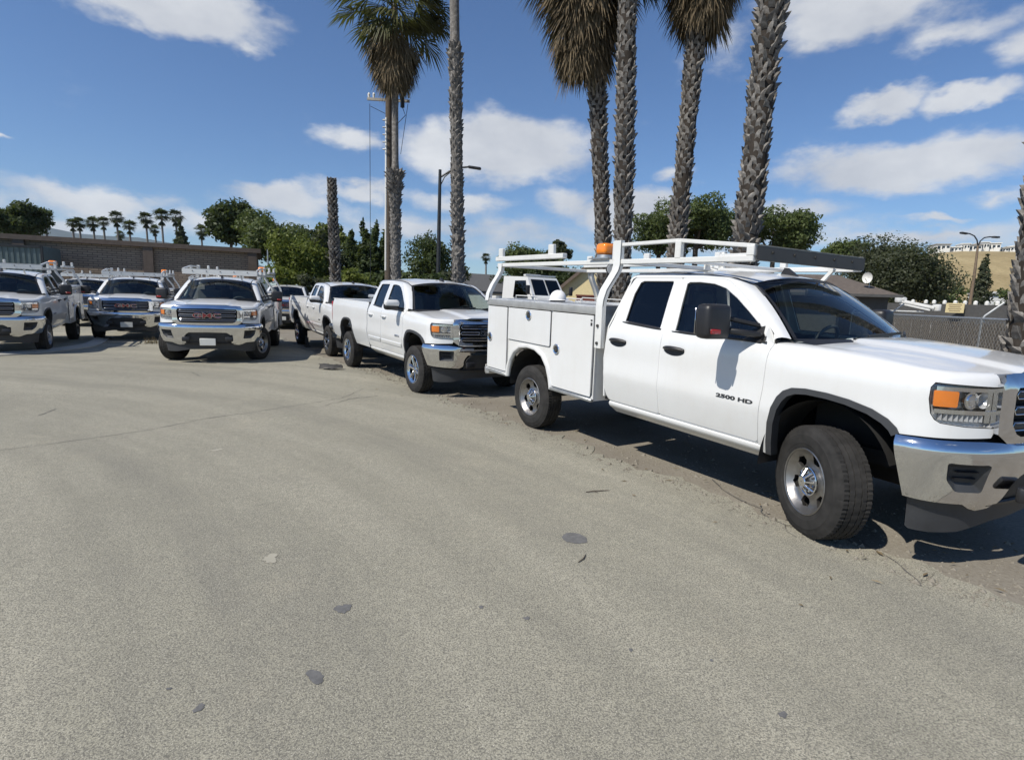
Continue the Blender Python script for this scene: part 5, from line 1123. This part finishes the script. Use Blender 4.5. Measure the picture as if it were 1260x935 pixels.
ct = empty('container', (0, 0, 0), 0, 'grey-green metal storage container against the block building at far left', 'container'); p = at(52, 303, 25.5); ct.location = (p.x, p.y, 0); ct.rotation_euler = (0, 0, ang + math.pi)
w_ = MB(); w_.box((-3.0, 1.2, 1.35), (6.0, 2.4, 2.7)); 
for k in range(30): w_.box((-6 + .2 * k + .1, -.012, 1.4), (.10, .03, 2.45))
w_.v = [(a, b_, c * p.z / 2.7) for a, b_, c in w_.v]; w_.build('shell', 'container_green', ct, smooth=0); w_ = MB(); w_.box((-.03, -.03, p.z / 2), (.09, .09, p.z)); w_.box((-3, -.03, p.z - .05), (6.02, .09, .1)); w_.build('frame', 'pole_dark', ct, smooth=0)
def house(name, label, c, rz, w, d, hwall, hroof, wallm, roofm, ov=.4, gable_x=True, trim='stucco_white', doors=()):
    r = empty(name, c, rz, label, 'house'); m = MB()
    m.add([(-w / 2, -d / 2, 0), (w / 2, -d / 2, 0), (w / 2, d / 2, 0), (-w / 2, d / 2, 0), (-w / 2, -d / 2, hwall), (w / 2, -d / 2, hwall), (w / 2, d / 2, hwall), (-w / 2, d / 2, hwall), (0, -d / 2, hwall + hroof), (0, d / 2, hwall + hroof)], [(0, 1, 5, 8, 4), (3, 7, 9, 6, 2), (0, 4, 7, 3), (1, 2, 6, 5)]); m.build('wall', wallm, r, smooth=0)
    sl = hroof / (w / 2); m = MB(); e = ov
    for s in (-1, 1):
        a = (s * (w / 2 + e), hwall - e * sl); m.add([(a[0], -d / 2 - e, a[1]), (0, -d / 2 - e, hwall + hroof), (0, d / 2 + e, hwall + hroof), (a[0], d / 2 + e, a[1]), (a[0], -d / 2 - e, a[1] + .14), (0, -d / 2 - e, hwall + hroof + .14), (0, d / 2 + e, hwall + hroof + .14), (a[0], d / 2 + e, a[1] + .14)], [(0, 1, 2, 3), (4, 7, 6, 5), (0, 3, 7, 4), (0, 4, 5, 1), (3, 2, 6, 7)])
    ro = m.build('roof', roofm, r, smooth=0, recalc=True); m = MB()
    for s in (-1, 1): m.bar((s * (w / 2 + e), -d / 2 - e - .02, hwall - e * sl + .03), (0, -d / 2 - e - .02, hwall + hroof + .03), .05, .2)
    m.build('barge_board', trim, ro, smooth=0)
    for (x, z, ww, hh) in doors:
        m = MB(); m.box((x, -d / 2 - .02, z), (ww, .06, hh)); f_ = m.build('window', trim, r, smooth=0); m = MB(); m.box((x, -d / 2 - .055, z), (ww - .14, .02, hh - .14)); m.build('pane', 'glass_house', f_, smooth=0)
    return r
p = at(590, 352, 36); house('white_house', 'white house with grey shingle roof left of the nearest truck\'s rear rack', (p.x - .3, p.y + 4, 0), rad(-52), 7, 9, p.z * .86, 1.15, 'stucco_white', 'shingle_grey')
p = at(728, 345, 38); house('yellow_house', 'yellow gabled house wall seen under the beacon', (p.x + 1.5, p.y + 4, 0), rad(-14), 7.0, 8, 1.75, 3.0, 'stucco_yellow', 'shingle_brown', .35, True, 'fascia_brown', ((1.2, 1.2, .9, .9),))
w_ = MB(); p = at(727, 366, 33); w_.box((0, 0, p.z * .5), (2.1, .2, p.z + .12)); w_.box((0, 0, p.z + .1), (2.2, .3, .08)); tag(w_.build('red_wall', 'brick_red', None, 0, loc=(p.x + .2, p.y, 0)), 'low red brick wall in front of the yellow house', 'wall')
# dark shed at right with a dish on the roof
sh = empty('dark_shed', (0, 0, 0), 0, 'dark grey shed with brown shingle roof behind the windshield', 'building'); e0 = at(1097, 363, 24); sh.location = (e0.x, e0.y, 0); sh.rotation_euler = (0, 0, rad(-14))
hz = e0.z; w_ = MB(); w_.box((-3.6, 2.5, hz * .5), (7.0, 5.0, hz)); w_.build('wall', 'siding_dark', sh, smooth=0); w_ = MB(); ztop = at(1050, 343, 25).z + .25
w_.add([(-7.6, -.5, hz - .03), (.25, -.5, hz - .03), (.25, 5.4, hz - .03), (-7.6, 5.4, hz - .03), (-1.55, 2.4, ztop), (-7.6, 2.4, ztop)], [(0, 1, 4, 5), (1, 2, 4), (2, 3, 5, 4), (0, 5, 3), (0, 3, 2, 1)]); ro = w_.build('roof', 'shingle_brown', sh, smooth=0); w_ = MB(); w_.box((-3.7, -.53, hz - .06), (7.9, .06, .12)); w_.build('gutter', 'siding_dark', ro, smooth=0)
w_ = MB(); w_.box((-1.3, -.03, .95), (1.5, .08, 1.0)); wi = w_.build('window', 'pole_dark', sh, smooth=0); w_ = MB(); w_.box((-1.3, -.08, .95), (1.3, .03, .8)); w_.build('pane', 'glass_house', wi, smooth=0)
p = at(1069, 342, 24.6); ds = empty('satellite_dish', tuple(p), rad(-150), 'small white satellite dish on the shed roof', 'dish'); w_ = MB(); w_.grid([[(.02 + .10 * (r / .22) ** 2, r * math.cos(a), r * math.sin(a) * 1.1) for a in np.linspace(0, 2 * math.pi, 19)] for r in (.01, .1, .17, .22)]); w_.build('bowl', 'stucco_white', ds); w_ = MB(); w_.tube([(0, 0, 0), (-.12, 0, -.10), (-.12, 0, -.45)], .018, 6); w_.tube([(.05, 0, -.2), (.28, 0, -.05)], .012, 6); w_.build('mount', 'galvanised', ds)
# chain-link fence with brown slats
fp = [Vector((10.4, 16.9, 0)), Vector((9.25, 13.5, 0)), Vector((7.72, 9.05, 0)), Vector((6.75, 6.3, 0))]
fc = empty('chain_link_fence', tuple(fp[0]), 0, 'chain-link fence with brown privacy slats behind the nearest truck\'s hood', 'fence'); FH = 1.545
for i in range(3):
    a, c = fp[i] - fp[0], fp[i + 1] - fp[0]; L = (c - a).length; d = (c - a).normalized(); n = Vector((d.y, -d.x, 0)); m = MB(); m.cyl(a + Vector((0, 0, FH)), c + Vector((0, 0, FH)), .021, n=8); m.build('top_rail', 'galvanised', fc)
    m = MB(); k = 0.0
    while k < L + FH:
        for sgn in (1, -1):
            t0, t1 = max(0, k - FH), min(L, k)
            if t1 > t0:
                z0, z1 = (FH - (k - t0), FH - (k - t1)) if sgn > 0 else ((k - t0), (k - t1))
                p0, p1 = a + d * t0 + Vector((0, 0, z0)), a + d * t1 + Vector((0, 0, z1)); off = n * (.010 * sgn - .03); w = Vector((-d.x * (z1 - z0), -d.y * (z1 - z0), t1 - t0)).normalized() * .0042
                m.add([p0 - w - off, p0 + w - off, p1 + w - off, p1 - w - off], [(0, 1, 2, 3)])
        k += .10
    mo = m.build('mesh_fabric', 'galvanised', fc, smooth=0); mo['kind'] = 'stuff'
    m = MB(); k = .04
    while k < L:
        p0 = a + d * k; h0 = FH - .05 - RNG.uniform(0, .06); m.bar(p0 + n * .0 + Vector((0, 0, .03)), p0 + d * RNG.normal(0, .012) + Vector((0, 0, h0)), .012, .062, up=tuple(d)); k += .078
    so = m.build('privacy_slats', 'slat_brown', fc, smooth=0); so['kind'] = 'stuff'
for i, q in enumerate(fp):
    m = MB(); q0 = q - fp[0]; m.cyl(q0, q0 + Vector((0, 0, FH + .03)), .028, n=10); m.tube([q0 + Vector((0, 0, FH)), q0 + Vector((.02, -.01, FH + .05)), q0 + Vector((.22, -.10, FH + .27))], .018, 8); m.build('post', 'galvanised', fc)
# dark slatted wall with white caps behind the fence
wl2 = empty('capped_wall', (0, 0, 0), 0, 'dark wall with a row of white caps on top behind the chain-link fence', 'wall'); c0, c1 = at(1085, 372.5, 40), at(1262, 378, 30); wl2.location = (c0.x, c0.y, 0); dd = (Vector((c1.x, c1.y, 0)) - Vector((c0.x, c0.y, 0))); m = MB(); m.bar((0, 0, c0.z / 2), tuple(dd + Vector((0, 0, c1.z / 2))), .15, c0.z); m.build('panel', 'siding_dark', wl2, smooth=0)
for px in (1123, 1139, 1149, 1162, 1175, 1187, 1200, 1214, 1227, 1244):
    t = (px - 1085) / 177; Yq = 1 / ((1 - t) / 40 + t / 30); q = at(px, 372.5 + 5.5 * t, Yq) - Vector((c0.x, c0.y, 0)); m = MB(); m.cyl(q - Vector((0, 0, .3)), q + Vector((0, 0, .05)), .06, n=10); m.cyl(q + Vector((0, 0, .05)), q + Vector((0, 0, .20)), .11, .11, 12); m.cyl(q + Vector((0, 0, .20)), q + Vector((0, 0, .28)), .12, .04, 12); m.build('cap', 'stucco_white', wl2)
q = at(1175, 379, 33.6); sg = empty('wall_sign', tuple(q), rad(-55), 'pale yellow sign on the dark wall below the lamp post', 'sign'); m = MB(); m.box((0, 0, 0), (.92, .03, .58)); m.build('board', 'sign_tan', sg, smooth=0); m = MB()
for k in range(4): m.box((0, -.018, .18 - .12 * k), (.66 - .1 * (k % 2), .004, .045))
m.build('faded_lines', 'pole_rust', sg, smooth=0)
# white aerial lift parked behind the fence
q = at(1100, 381, 28); al = empty('aerial_lift', (q.x, q.y, 0), rad(-40), 'white folded boom lift parked between fence and dark wall', 'boom lift'); b0, b1 = at(1107, 370, 28) - Vector((q.x, q.y, 0)), at(1150, 379, 27) - Vector((q.x, q.y, 0)); al.rotation_euler = (0, 0, 0)
m = MB(); m.bar(b0, b1, .15, .16, .03); m.bar(b0 + Vector((0, 0, -.14)), b1 + Vector((-.2, 0, -.12)), .08, .08, .02); m.build('boom', 'white_steel', al, smooth=30); m = MB(); m.box(b0 + Vector((-.05, 0, .05)), (.26, .3, .28), None, .06, 2); m.cyl(b0 + Vector((.12, -.2, .08)), b0 + Vector((.12, .2, .08)), .10, n=14); m.build('knuckle', 'white_steel', al, smooth=30)
m = MB(); m.box(b1 + Vector((.1, 0, .02)), (.16, .4, .32), None, .03, 2); m.build('bucket', 'white_steel', al, smooth=30); m = MB(); m.box(((b0 + b1) / 2).to_tuple()[:2] + (.85,), (2.4, 1.2, .5), None, .05, 2); m.box((b0.x + .3, b0.y, q.z - .06), (1.3, 1.0, .06), None, .02, 1); m.build('base', 'white_steel', al, smooth=30)
for dx in (0, 1.7):
    for dy in (-.6, .6): m = MB(); m.cyl((b0.x + dx, b0.y + dy - .1, .36), (b0.x + dx, b0.y + dy + .1, .36), .36, n=16); m.build('wheel', 'rubber', al)

# ------------------------------------------------------------------ poles and lamps
# utility pole with cross-arm
b0 = at(478, 330, 19.5); t0 = at(478.5, 118, 19.5); up_ = empty('utility_pole', (b0.x, b0.y, 0), 0, 'wooden utility pole with cross-arm and white conduit beside the crowned palm', 'pole'); H_ = t0.z + .15; pos0 = Vector((b0.x, b0.y, 0)); xo = t0.x - b0.x
m = MB(); m.tube([(0, 0, -.1), (xo * .5, 0, H_ * .5), (xo, 0, H_)], [.15, .13, .11], 10); m.build('post', 'wood_pole', up_); m = MB(); m.bar(at(452, 122, 19.5) - pos0, at(504, 125, 19.5) - pos0, .07, .08); m.build('cross_arm', 'roof_pale', up_, smooth=0)
for px in (454, 460, 496, 503): m = MB(); q = at(px, 121, 19.5) - pos0; m.cyl(q, q + Vector((0, 0, .12)), .03, .045, 8); m.cyl(q + Vector((0, 0, .12)), q + Vector((0, 0, .17)), .05, .02, 8); m.build('insulator', 'stucco_white', up_)
m = MB(); m.tube([at(474.5, 333, 19.4) - pos0, at(475.2, 145, 19.4) - pos0], .036, 8); m.build('conduit', 'stucco_white', up_)
for q in range(5): m = MB(); p = at(475.2, 148 + 9 * q, 19.3) - pos0; m.cyl(p, p + Vector((-.12, 0, 0)), .025, n=6); m.build('standoff', 'galvanised', up_)
m = MB(); q = at(496, 122, 19.4) - pos0; m.cyl(q + Vector((0, -.1, .15)), q + Vector((0, -.1, -.30)), .07, n=8); m.tube([q + Vector((0, -.1, -.3)), q + Vector((.1, -.1, -.55)), q + Vector((-.2, 0, -.8))], .012, 5); m.build('cutout_fuse', 'pole_dark', up_)
for a, c in (((455, 128), (456, 345)), ((456, 131), (474, 140)), ((502, 128), (493, 190))): m = MB(); m.tube([at(*a, 19.5) - pos0, at(*c, 19.5) - pos0], .009, 4); m.build('wire', 'pole_dark', up_)
# single-arm street lamp
b0 = at(538.5, 350, 30); sl = empty('street_lamp', (b0.x, b0.y, 0), 0, 'dark single-arm street lamp left of the slim palm', 'street lamp', 'street lamps'); O_ = Vector((b0.x, b0.y, 0)); t0 = at(541.5, 209, 30) - O_
m = MB(); m.tube([(0, 0, 0), tuple(t0 * .5), tuple(t0)], [.13, .11, .08], 10); m.build('post', 'pole_dark', sl); m = MB(); m.tube([at(541, 219, 30) - O_, at(553, 211, 30) - O_, at(566, 206.5, 30) - O_, at(578, 205.5, 30) - O_], .05, 8); m.tube([at(541.3, 230, 30) - O_, at(547, 218, 30) - O_, at(556, 210.5, 30) - O_], .03, 6); m.build('arm', 'pole_dark', sl)
m = MB(); m.bar(at(576, 205.5, 30) - O_, at(592, 208, 30) - O_, .26, .12, .04); m.build('lamp_head', 'pole_dark', sl)
# double-arm lamp at right
b0 = at(1193.5, 374, 52); sl = empty('street_lamp', (b0.x, b0.y, 0), 0, 'rusty double-armed street lamp in front of the dry hill', 'street lamp', 'street lamps'); O_ = Vector((b0.x, b0.y, 0)); P = lambda x, y: at(980 + x / 4.5, 250 + y / 4.5, 52) - O_
m = MB(); m.tube([Vector((P(960, 560).x - .1, 0, 0)), P(960, 560), P(985, 400), P(1005, 235)], [.17, .15, .12, .09], 10); m.build('post', 'pole_rust', sl)
for pp in ([(1005, 240), (1000, 205), (985, 182), (960, 170), (930, 166)], [(1005, 240), (1018, 210), (1040, 192), (1070, 187), (1095, 189)]): m = MB(); m.tube([P(*q) for q in pp], .055, 8); m.build('arm', 'pole_dark', sl)
for a, c in (((908, 164), (945, 170)), ((1085, 188), (1122, 190))): m = MB(); m.bar(P(*a), P(*c), .34, .16, .05); m.build('lamp_head', 'pole_dark', sl)
b0 = at(329, 350, 30); m = MB(); m.cyl((0, 0, 0), at(329.5, 307, 30) - Vector((b0.x, b0.y, 0)), .045, n=8); m.cyl(at(329.5, 307, 30) - Vector((b0.x, b0.y, 0)), at(329.5, 305, 30) - Vector((b0.x, b0.y, 0)), .06, n=8); tag(m.build('fence_post', 'galvanised', None, loc=(b0.x, b0.y, 0)), 'thin grey metal post right of the block building', 'post')

# ------------------------------------------------------------------ hills
def ridge(name, mat, prof, depth, label=None, n=60):
    """rounded hill under a seen skyline: prof = (px, py) at distance Y"""
    m = MB(); rows = []
    for t in np.linspace(-1.6, 1.6, 18): rows.append([(q.x * (1 + t * depth), q.y * (1 + t * depth) , q.z * max(0, math.cos(min(1.6, abs(t)) / 1.6 * math.pi / 2)) ** 1.1 + (-.5)) for q in prof])
    m.grid(rows); return tag(m.build(name, mat, smooth=70, recalc=True), kind='structure')
pr = [at(px, py, 3200) for px, py in ((-60, 300), (0, 286), (30, 281), (52, 279), (70, 283), (95, 288), (130, 291), (170, 293), (200, 298), (260, 308), (330, 330))]; ridge('mountain', 'far_hill', pr, .18)
pr = [at(px, py, 230) for px, py in ((1000, 380), (1060, 350), (1110, 325), (1150, 313), (1180, 311), (1215, 311), (1260, 312), (1320, 314), (1420, 322), (1520, 340), (1640, 380))]; hill = ridge('hill', 'dry_grass', pr, .30)
for i, (px, w, hgt, rz) in enumerate(((1160, 5.0, 4.6, 10), (1176, 3.6, 3.4, -8), (1187, 3.0, 4.8, 0), (1199, 4.6, 4.4, 6), (1211, 2.8, 5.4, 4), (1222, 4.4, 5.0, -6), (1235, 3.0, 3.0, 3), (1245, 3.4, 3.6, 0), (1257, 4.0, 4.2, 8))):
    q = at(px, 311, 236); hs = empty('hilltop_house', (q.x, q.y, q.z - 1.2), rad(-25 + rz), '%s white flat-roofed house on the ridge of the dry hill' % ['first', 'second', 'third', 'fourth', 'fifth', 'sixth', 'seventh', 'eighth', 'ninth'][i] + ' from the left', 'house', 'houses on the hilltop'); m = MB(); m.box((0, 4, hgt / 2), (w, 8, hgt)); m.box((w * .2, .0, hgt * .35), (w * .45, 1.4, hgt * .6)); m.build('wall', 'stucco_white', hs, smooth=0)
    m = MB(); m.box((0, 4, hgt + .12), (w + .6, 8.8, .3)); m.build('roof', 'stucco_white' if i % 3 else 'roof_pale', hs, smooth=0)
    for k in range(3): m = MB(); m.box((-w * .33 + k * w * .33, -.05, hgt * .72), (w * .2, .12, hgt * .26)); m.build('window', 'glass_house', hs, smooth=0)
q = at(1230, 361, 90); m = MB(); m.box((0, 0, 0), (8.0, 4, .35)); m.box((0, 0, -1.0), (7.4, 3.4, 2.0)); tag(m.build('far_shed', 'stucco_white', None, 0, loc=tuple(q)), 'low white roof at the foot of the dry hill', 'building')

# ------------------------------------------------------------------ work truck behind the service body
def box_truck():
    r = empty('box_truck', (0, 0, 0), 0, 'white work truck with big windshield seen over the nearest truck\'s lid', 'truck'); m = MB()
    pr = [(-.1, .75), (1.7, .75), (1.75, 1.55), (.95, 1.78), (.35, 2.72), (-1.5, 2.78), (-1.55, .75)]
    m.prism(pr, lambda a, c: (a, -1.05 + .12 * max(0, (c - 1.7)), c), lambda a, c: (a, 1.05 - .12 * max(0, (c - 1.7)), c)); m.build('cab', 'white_paint', r, smooth=25, recalc=True)
    for s in (-1, 1):
        m = MB(); m.add([(.88, s * .04, 1.86), (.88, s * .88, 1.86), (.44, s * .82, 2.60), (.44, s * .04, 2.60)], [(0, 1, 2, 3)]); m.v = [(x + .022, y, z + .012) for x, y, z in m.v]; m.build('windshield', 'glass_privacy', r, smooth=0)
        m = MB(); m.add([(.55, s * 1.055, 1.75), (-.55, s * 1.055, 1.75), (-.55, s * .955, 2.55), (.28, s * .955, 2.55)], [(0, 1, 2, 3)]); m.v = [(x, y + s * .004, z) for x, y, z in m.v]; m.build('side_window', 'glass_privacy', r, smooth=0)
        m = MB(); m.bar((.75, s * 1.05, 1.9), (.95, s * 1.32, 2.0), .03, .03); m.box((.95, s * 1.36, 2.1), (.12, .18, .42), None, .03, 2); m.build('mirror', 'black_plastic', r); m = MB(); m.box((1.76, s * .8, 1.25), (.05, .28, .2), None, .02, 1); m.build('headlight', 'headlamp_grey', r)
    m = MB(); m.box((1.76, 0, 1.2), (.05, 1.1, .5), None, .02, 1); m.build('grille', 'gloss_black', r); m = MB(); m.box((1.85, 0, .75), (.2, 2.1, .28), None, .05, 2); m.build('bumper', 'chrome', r)
    m = MB(); m.box((-4.0, 0, 1.1), (4.7, 2.2, .25)); m.box((-4.0, -1.0, 1.45), (4.6, .5, .7)); m.box((-4.0, 1.0, 1.45), (4.6, .5, .7)); m.build('service_bed', 'white_steel', r, smooth=20); m = MB(); m.bar((.2, -.95, 2.80), (.2, .95, 2.80), .12, .07); m.box((-.4, 0, 2.83), (.3, .9, .1), None, .03, 2); m.build('light_bar', 'white_steel', r)
    for x in (.9, -4.2):
        for s in (-1, 1): m = MB(); m.cyl((x, s * .85, .46), (x, s * 1.12, .46), .46, n=24); w = m.build('wheel', 'rubber', r); m = MB(); m.cyl((x, s * 1.10, .46), (x, s * 1.13, .46), .24, n=18); m.build('rim', 'alloy', w)
    return r
bt = box_truck(); q = at(651, 352, 27); bt.location = (q.x + .4, q.y, -.02); bt.rotation_euler = (0, 0, rad(-52))
# ------------------------------------------------------------------ small things
def bark(c, rz):
    m = MB(); rows = []
    for t in np.linspace(0, 1, 9): rows.append([(-.24 + .48 * t + RNG.normal(0, .012), .13 * (s + .15 * math.sin(7 * t)) * math.sin(math.pi * min(.93, max(.1, t))) ** .5, .05 + .10 * (1 - s * s) * (1 - .3 * t) + RNG.normal(0, .008)) for s in np.linspace(-1, 1, 6)])
    m.grid(rows); o = m.build('bark_piece', 'dark_iron', None, smooth=50); o.location = (c[0], c[1], -.01); o.rotation_euler = (0, 0, rz); return o
tag(bark(G(407, 455), .15), 'dark piece of fallen palm bark lying on the pavement', 'bark')
m = MB(); m.tube([(-.10, -.02, .018), (-.03, .0, .022), (.05, .03, .017), (.11, .035, .02)], [.004, .005, .004, .002], 5); m.tube([(-.03, 0, .02), (.0, -.025, .018)], .002, 4); tw_ = m.build('twig', 'wood_pole', None, loc=(*G(735, 607), 0)); tag(tw_, 'thin dark twig on the pavement beside the nearest truck', 'twig')
m = MB(); m.tube([(-.04, -.05, .016), (.0, .0, .018), (.02, .06, .016)], [.003, .004, .002], 5); tag(m.build('twig', 'wood_pole', None, loc=(*G(718, 690), 0)), 'tiny twig below the round tar patch', 'twig')
q = G(326, 419); r = empty('fuel_can', (q[0], q[1], 0), .6, 'red plastic can on the ground beside the front-facing truck', 'can'); m = MB(); m.box((0, 0, .21), (.55, .30, .36), None, .06, 3); m.build('body', 'red_plastic', r); m = MB(); m.tube([(-.15, 0, .38), (-.12, 0, .47), (.10, 0, .47), (.13, 0, .38)], .02, 6); m.build('handle', 'red_plastic', r); m = MB(); m.cyl((.22, 0, .36), (.30, 0, .5), .03, .02, 8); m.build('spout', 'black_plastic', r)
q = G(378, 427); r = empty('tow_hitch', (q[0], q[1], 0), rad(-57), 'dark metal tow hitch standing under the farther pickup', 'hitch'); m = MB(); m.box((0, 0, .03), (.30, .12, .04)); m.build('foot', 'dark_iron', r); m = MB(); m.bar((-.1, 0, .04), (-.1, 0, .34), .06, .06); m.bar((.1, 0, .04), (.06, 0, .30), .05, .05); m.build('leg', 'dark_iron', r)
tree('dark_shrub', 'wide dark shrub mass behind the pointed conifers', 452, 325, 34, 26, 36, 'leaf_dark', 9000, 120, .11, 11, 'tree', True)
tree('bush', 'bright spiky bush over the farther pickup\'s roof', 440, 343, 22, 17, 25, 'leaf_bright', 3600, 121, .09, 8, 'bush', True)
wd = empty('weed_clump', (*G(186, 423), 0), 0, 'small dry weed clump beside the front wheel of the facing truck', 'weed'); m = MB()
for k in range(70):
    a = RNG.uniform(0, 6.28); L = RNG.uniform(.08, .28); x, y = RNG.normal(0, .14, 2); e = Vector((math.cos(a) * .5, math.sin(a) * .5, 1)).normalized(); s_ = Vector((-math.sin(a), math.cos(a), 0)) * .008; p = Vector((x, y, .01)); m.add([p - s_, p + s_, p + e * L], [(0, 1, 2)])
m.build('blades', 'palm_dead', wd, smooth=0)['kind'] = 'stuff'

lt = MB()
for _ in range(110):
    k = RNG.integers(3, 13); a, c = edge[k], edge[k + 1]; t = RNG.uniform(); off = RNG.normal(.15, .5); x = a[0] + (c[0] - a[0]) * t + off * .82; y = a[1] + (c[1] - a[1]) * t + off * .57; an = RNG.uniform(0, 6.28); L = RNG.uniform(.012, .045); w = L * RNG.uniform(.08, .3); z = .014 + RNG.uniform(0, .012); e = Vector((math.cos(an), math.sin(an), 0)); s_ = Vector((-e.y, e.x, 0)); p = Vector((x, y, z))
    lt.add([p - e * L, p + s_ * w + Vector((0, 0, .006)), p + e * L, p - s_ * w], [(0, 1, 2, 3)])
tag(lt.build('leaf_litter', 'palm_dead', smooth=0), 'dry leaf shreds and straw scattered over the verge and pavement edge', 'litter', kind='stuff')

# ------------------------------------------------------------------ the air: far things fade towards blue
b = NB('haze_air'); pv = b.n('ShaderNodeVolumePrincipled'); pv.inputs['Color'].default_value = (.72, .84, 1, 1); pv.inputs['Density'].default_value = 6.5e-5; pv.inputs['Anisotropy'].default_value = .2; b.l(pv.outputs[0], b.out.inputs['Volume']); MATS['haze_air'] = b.m
m = MB(); m.box((0, 2050, 224), (9000, 4700, 450)); tag(m.build('haze', 'haze_air', None, 0), 'thin blue haze in the air towards the far mountain', 'haze', kind='stuff')
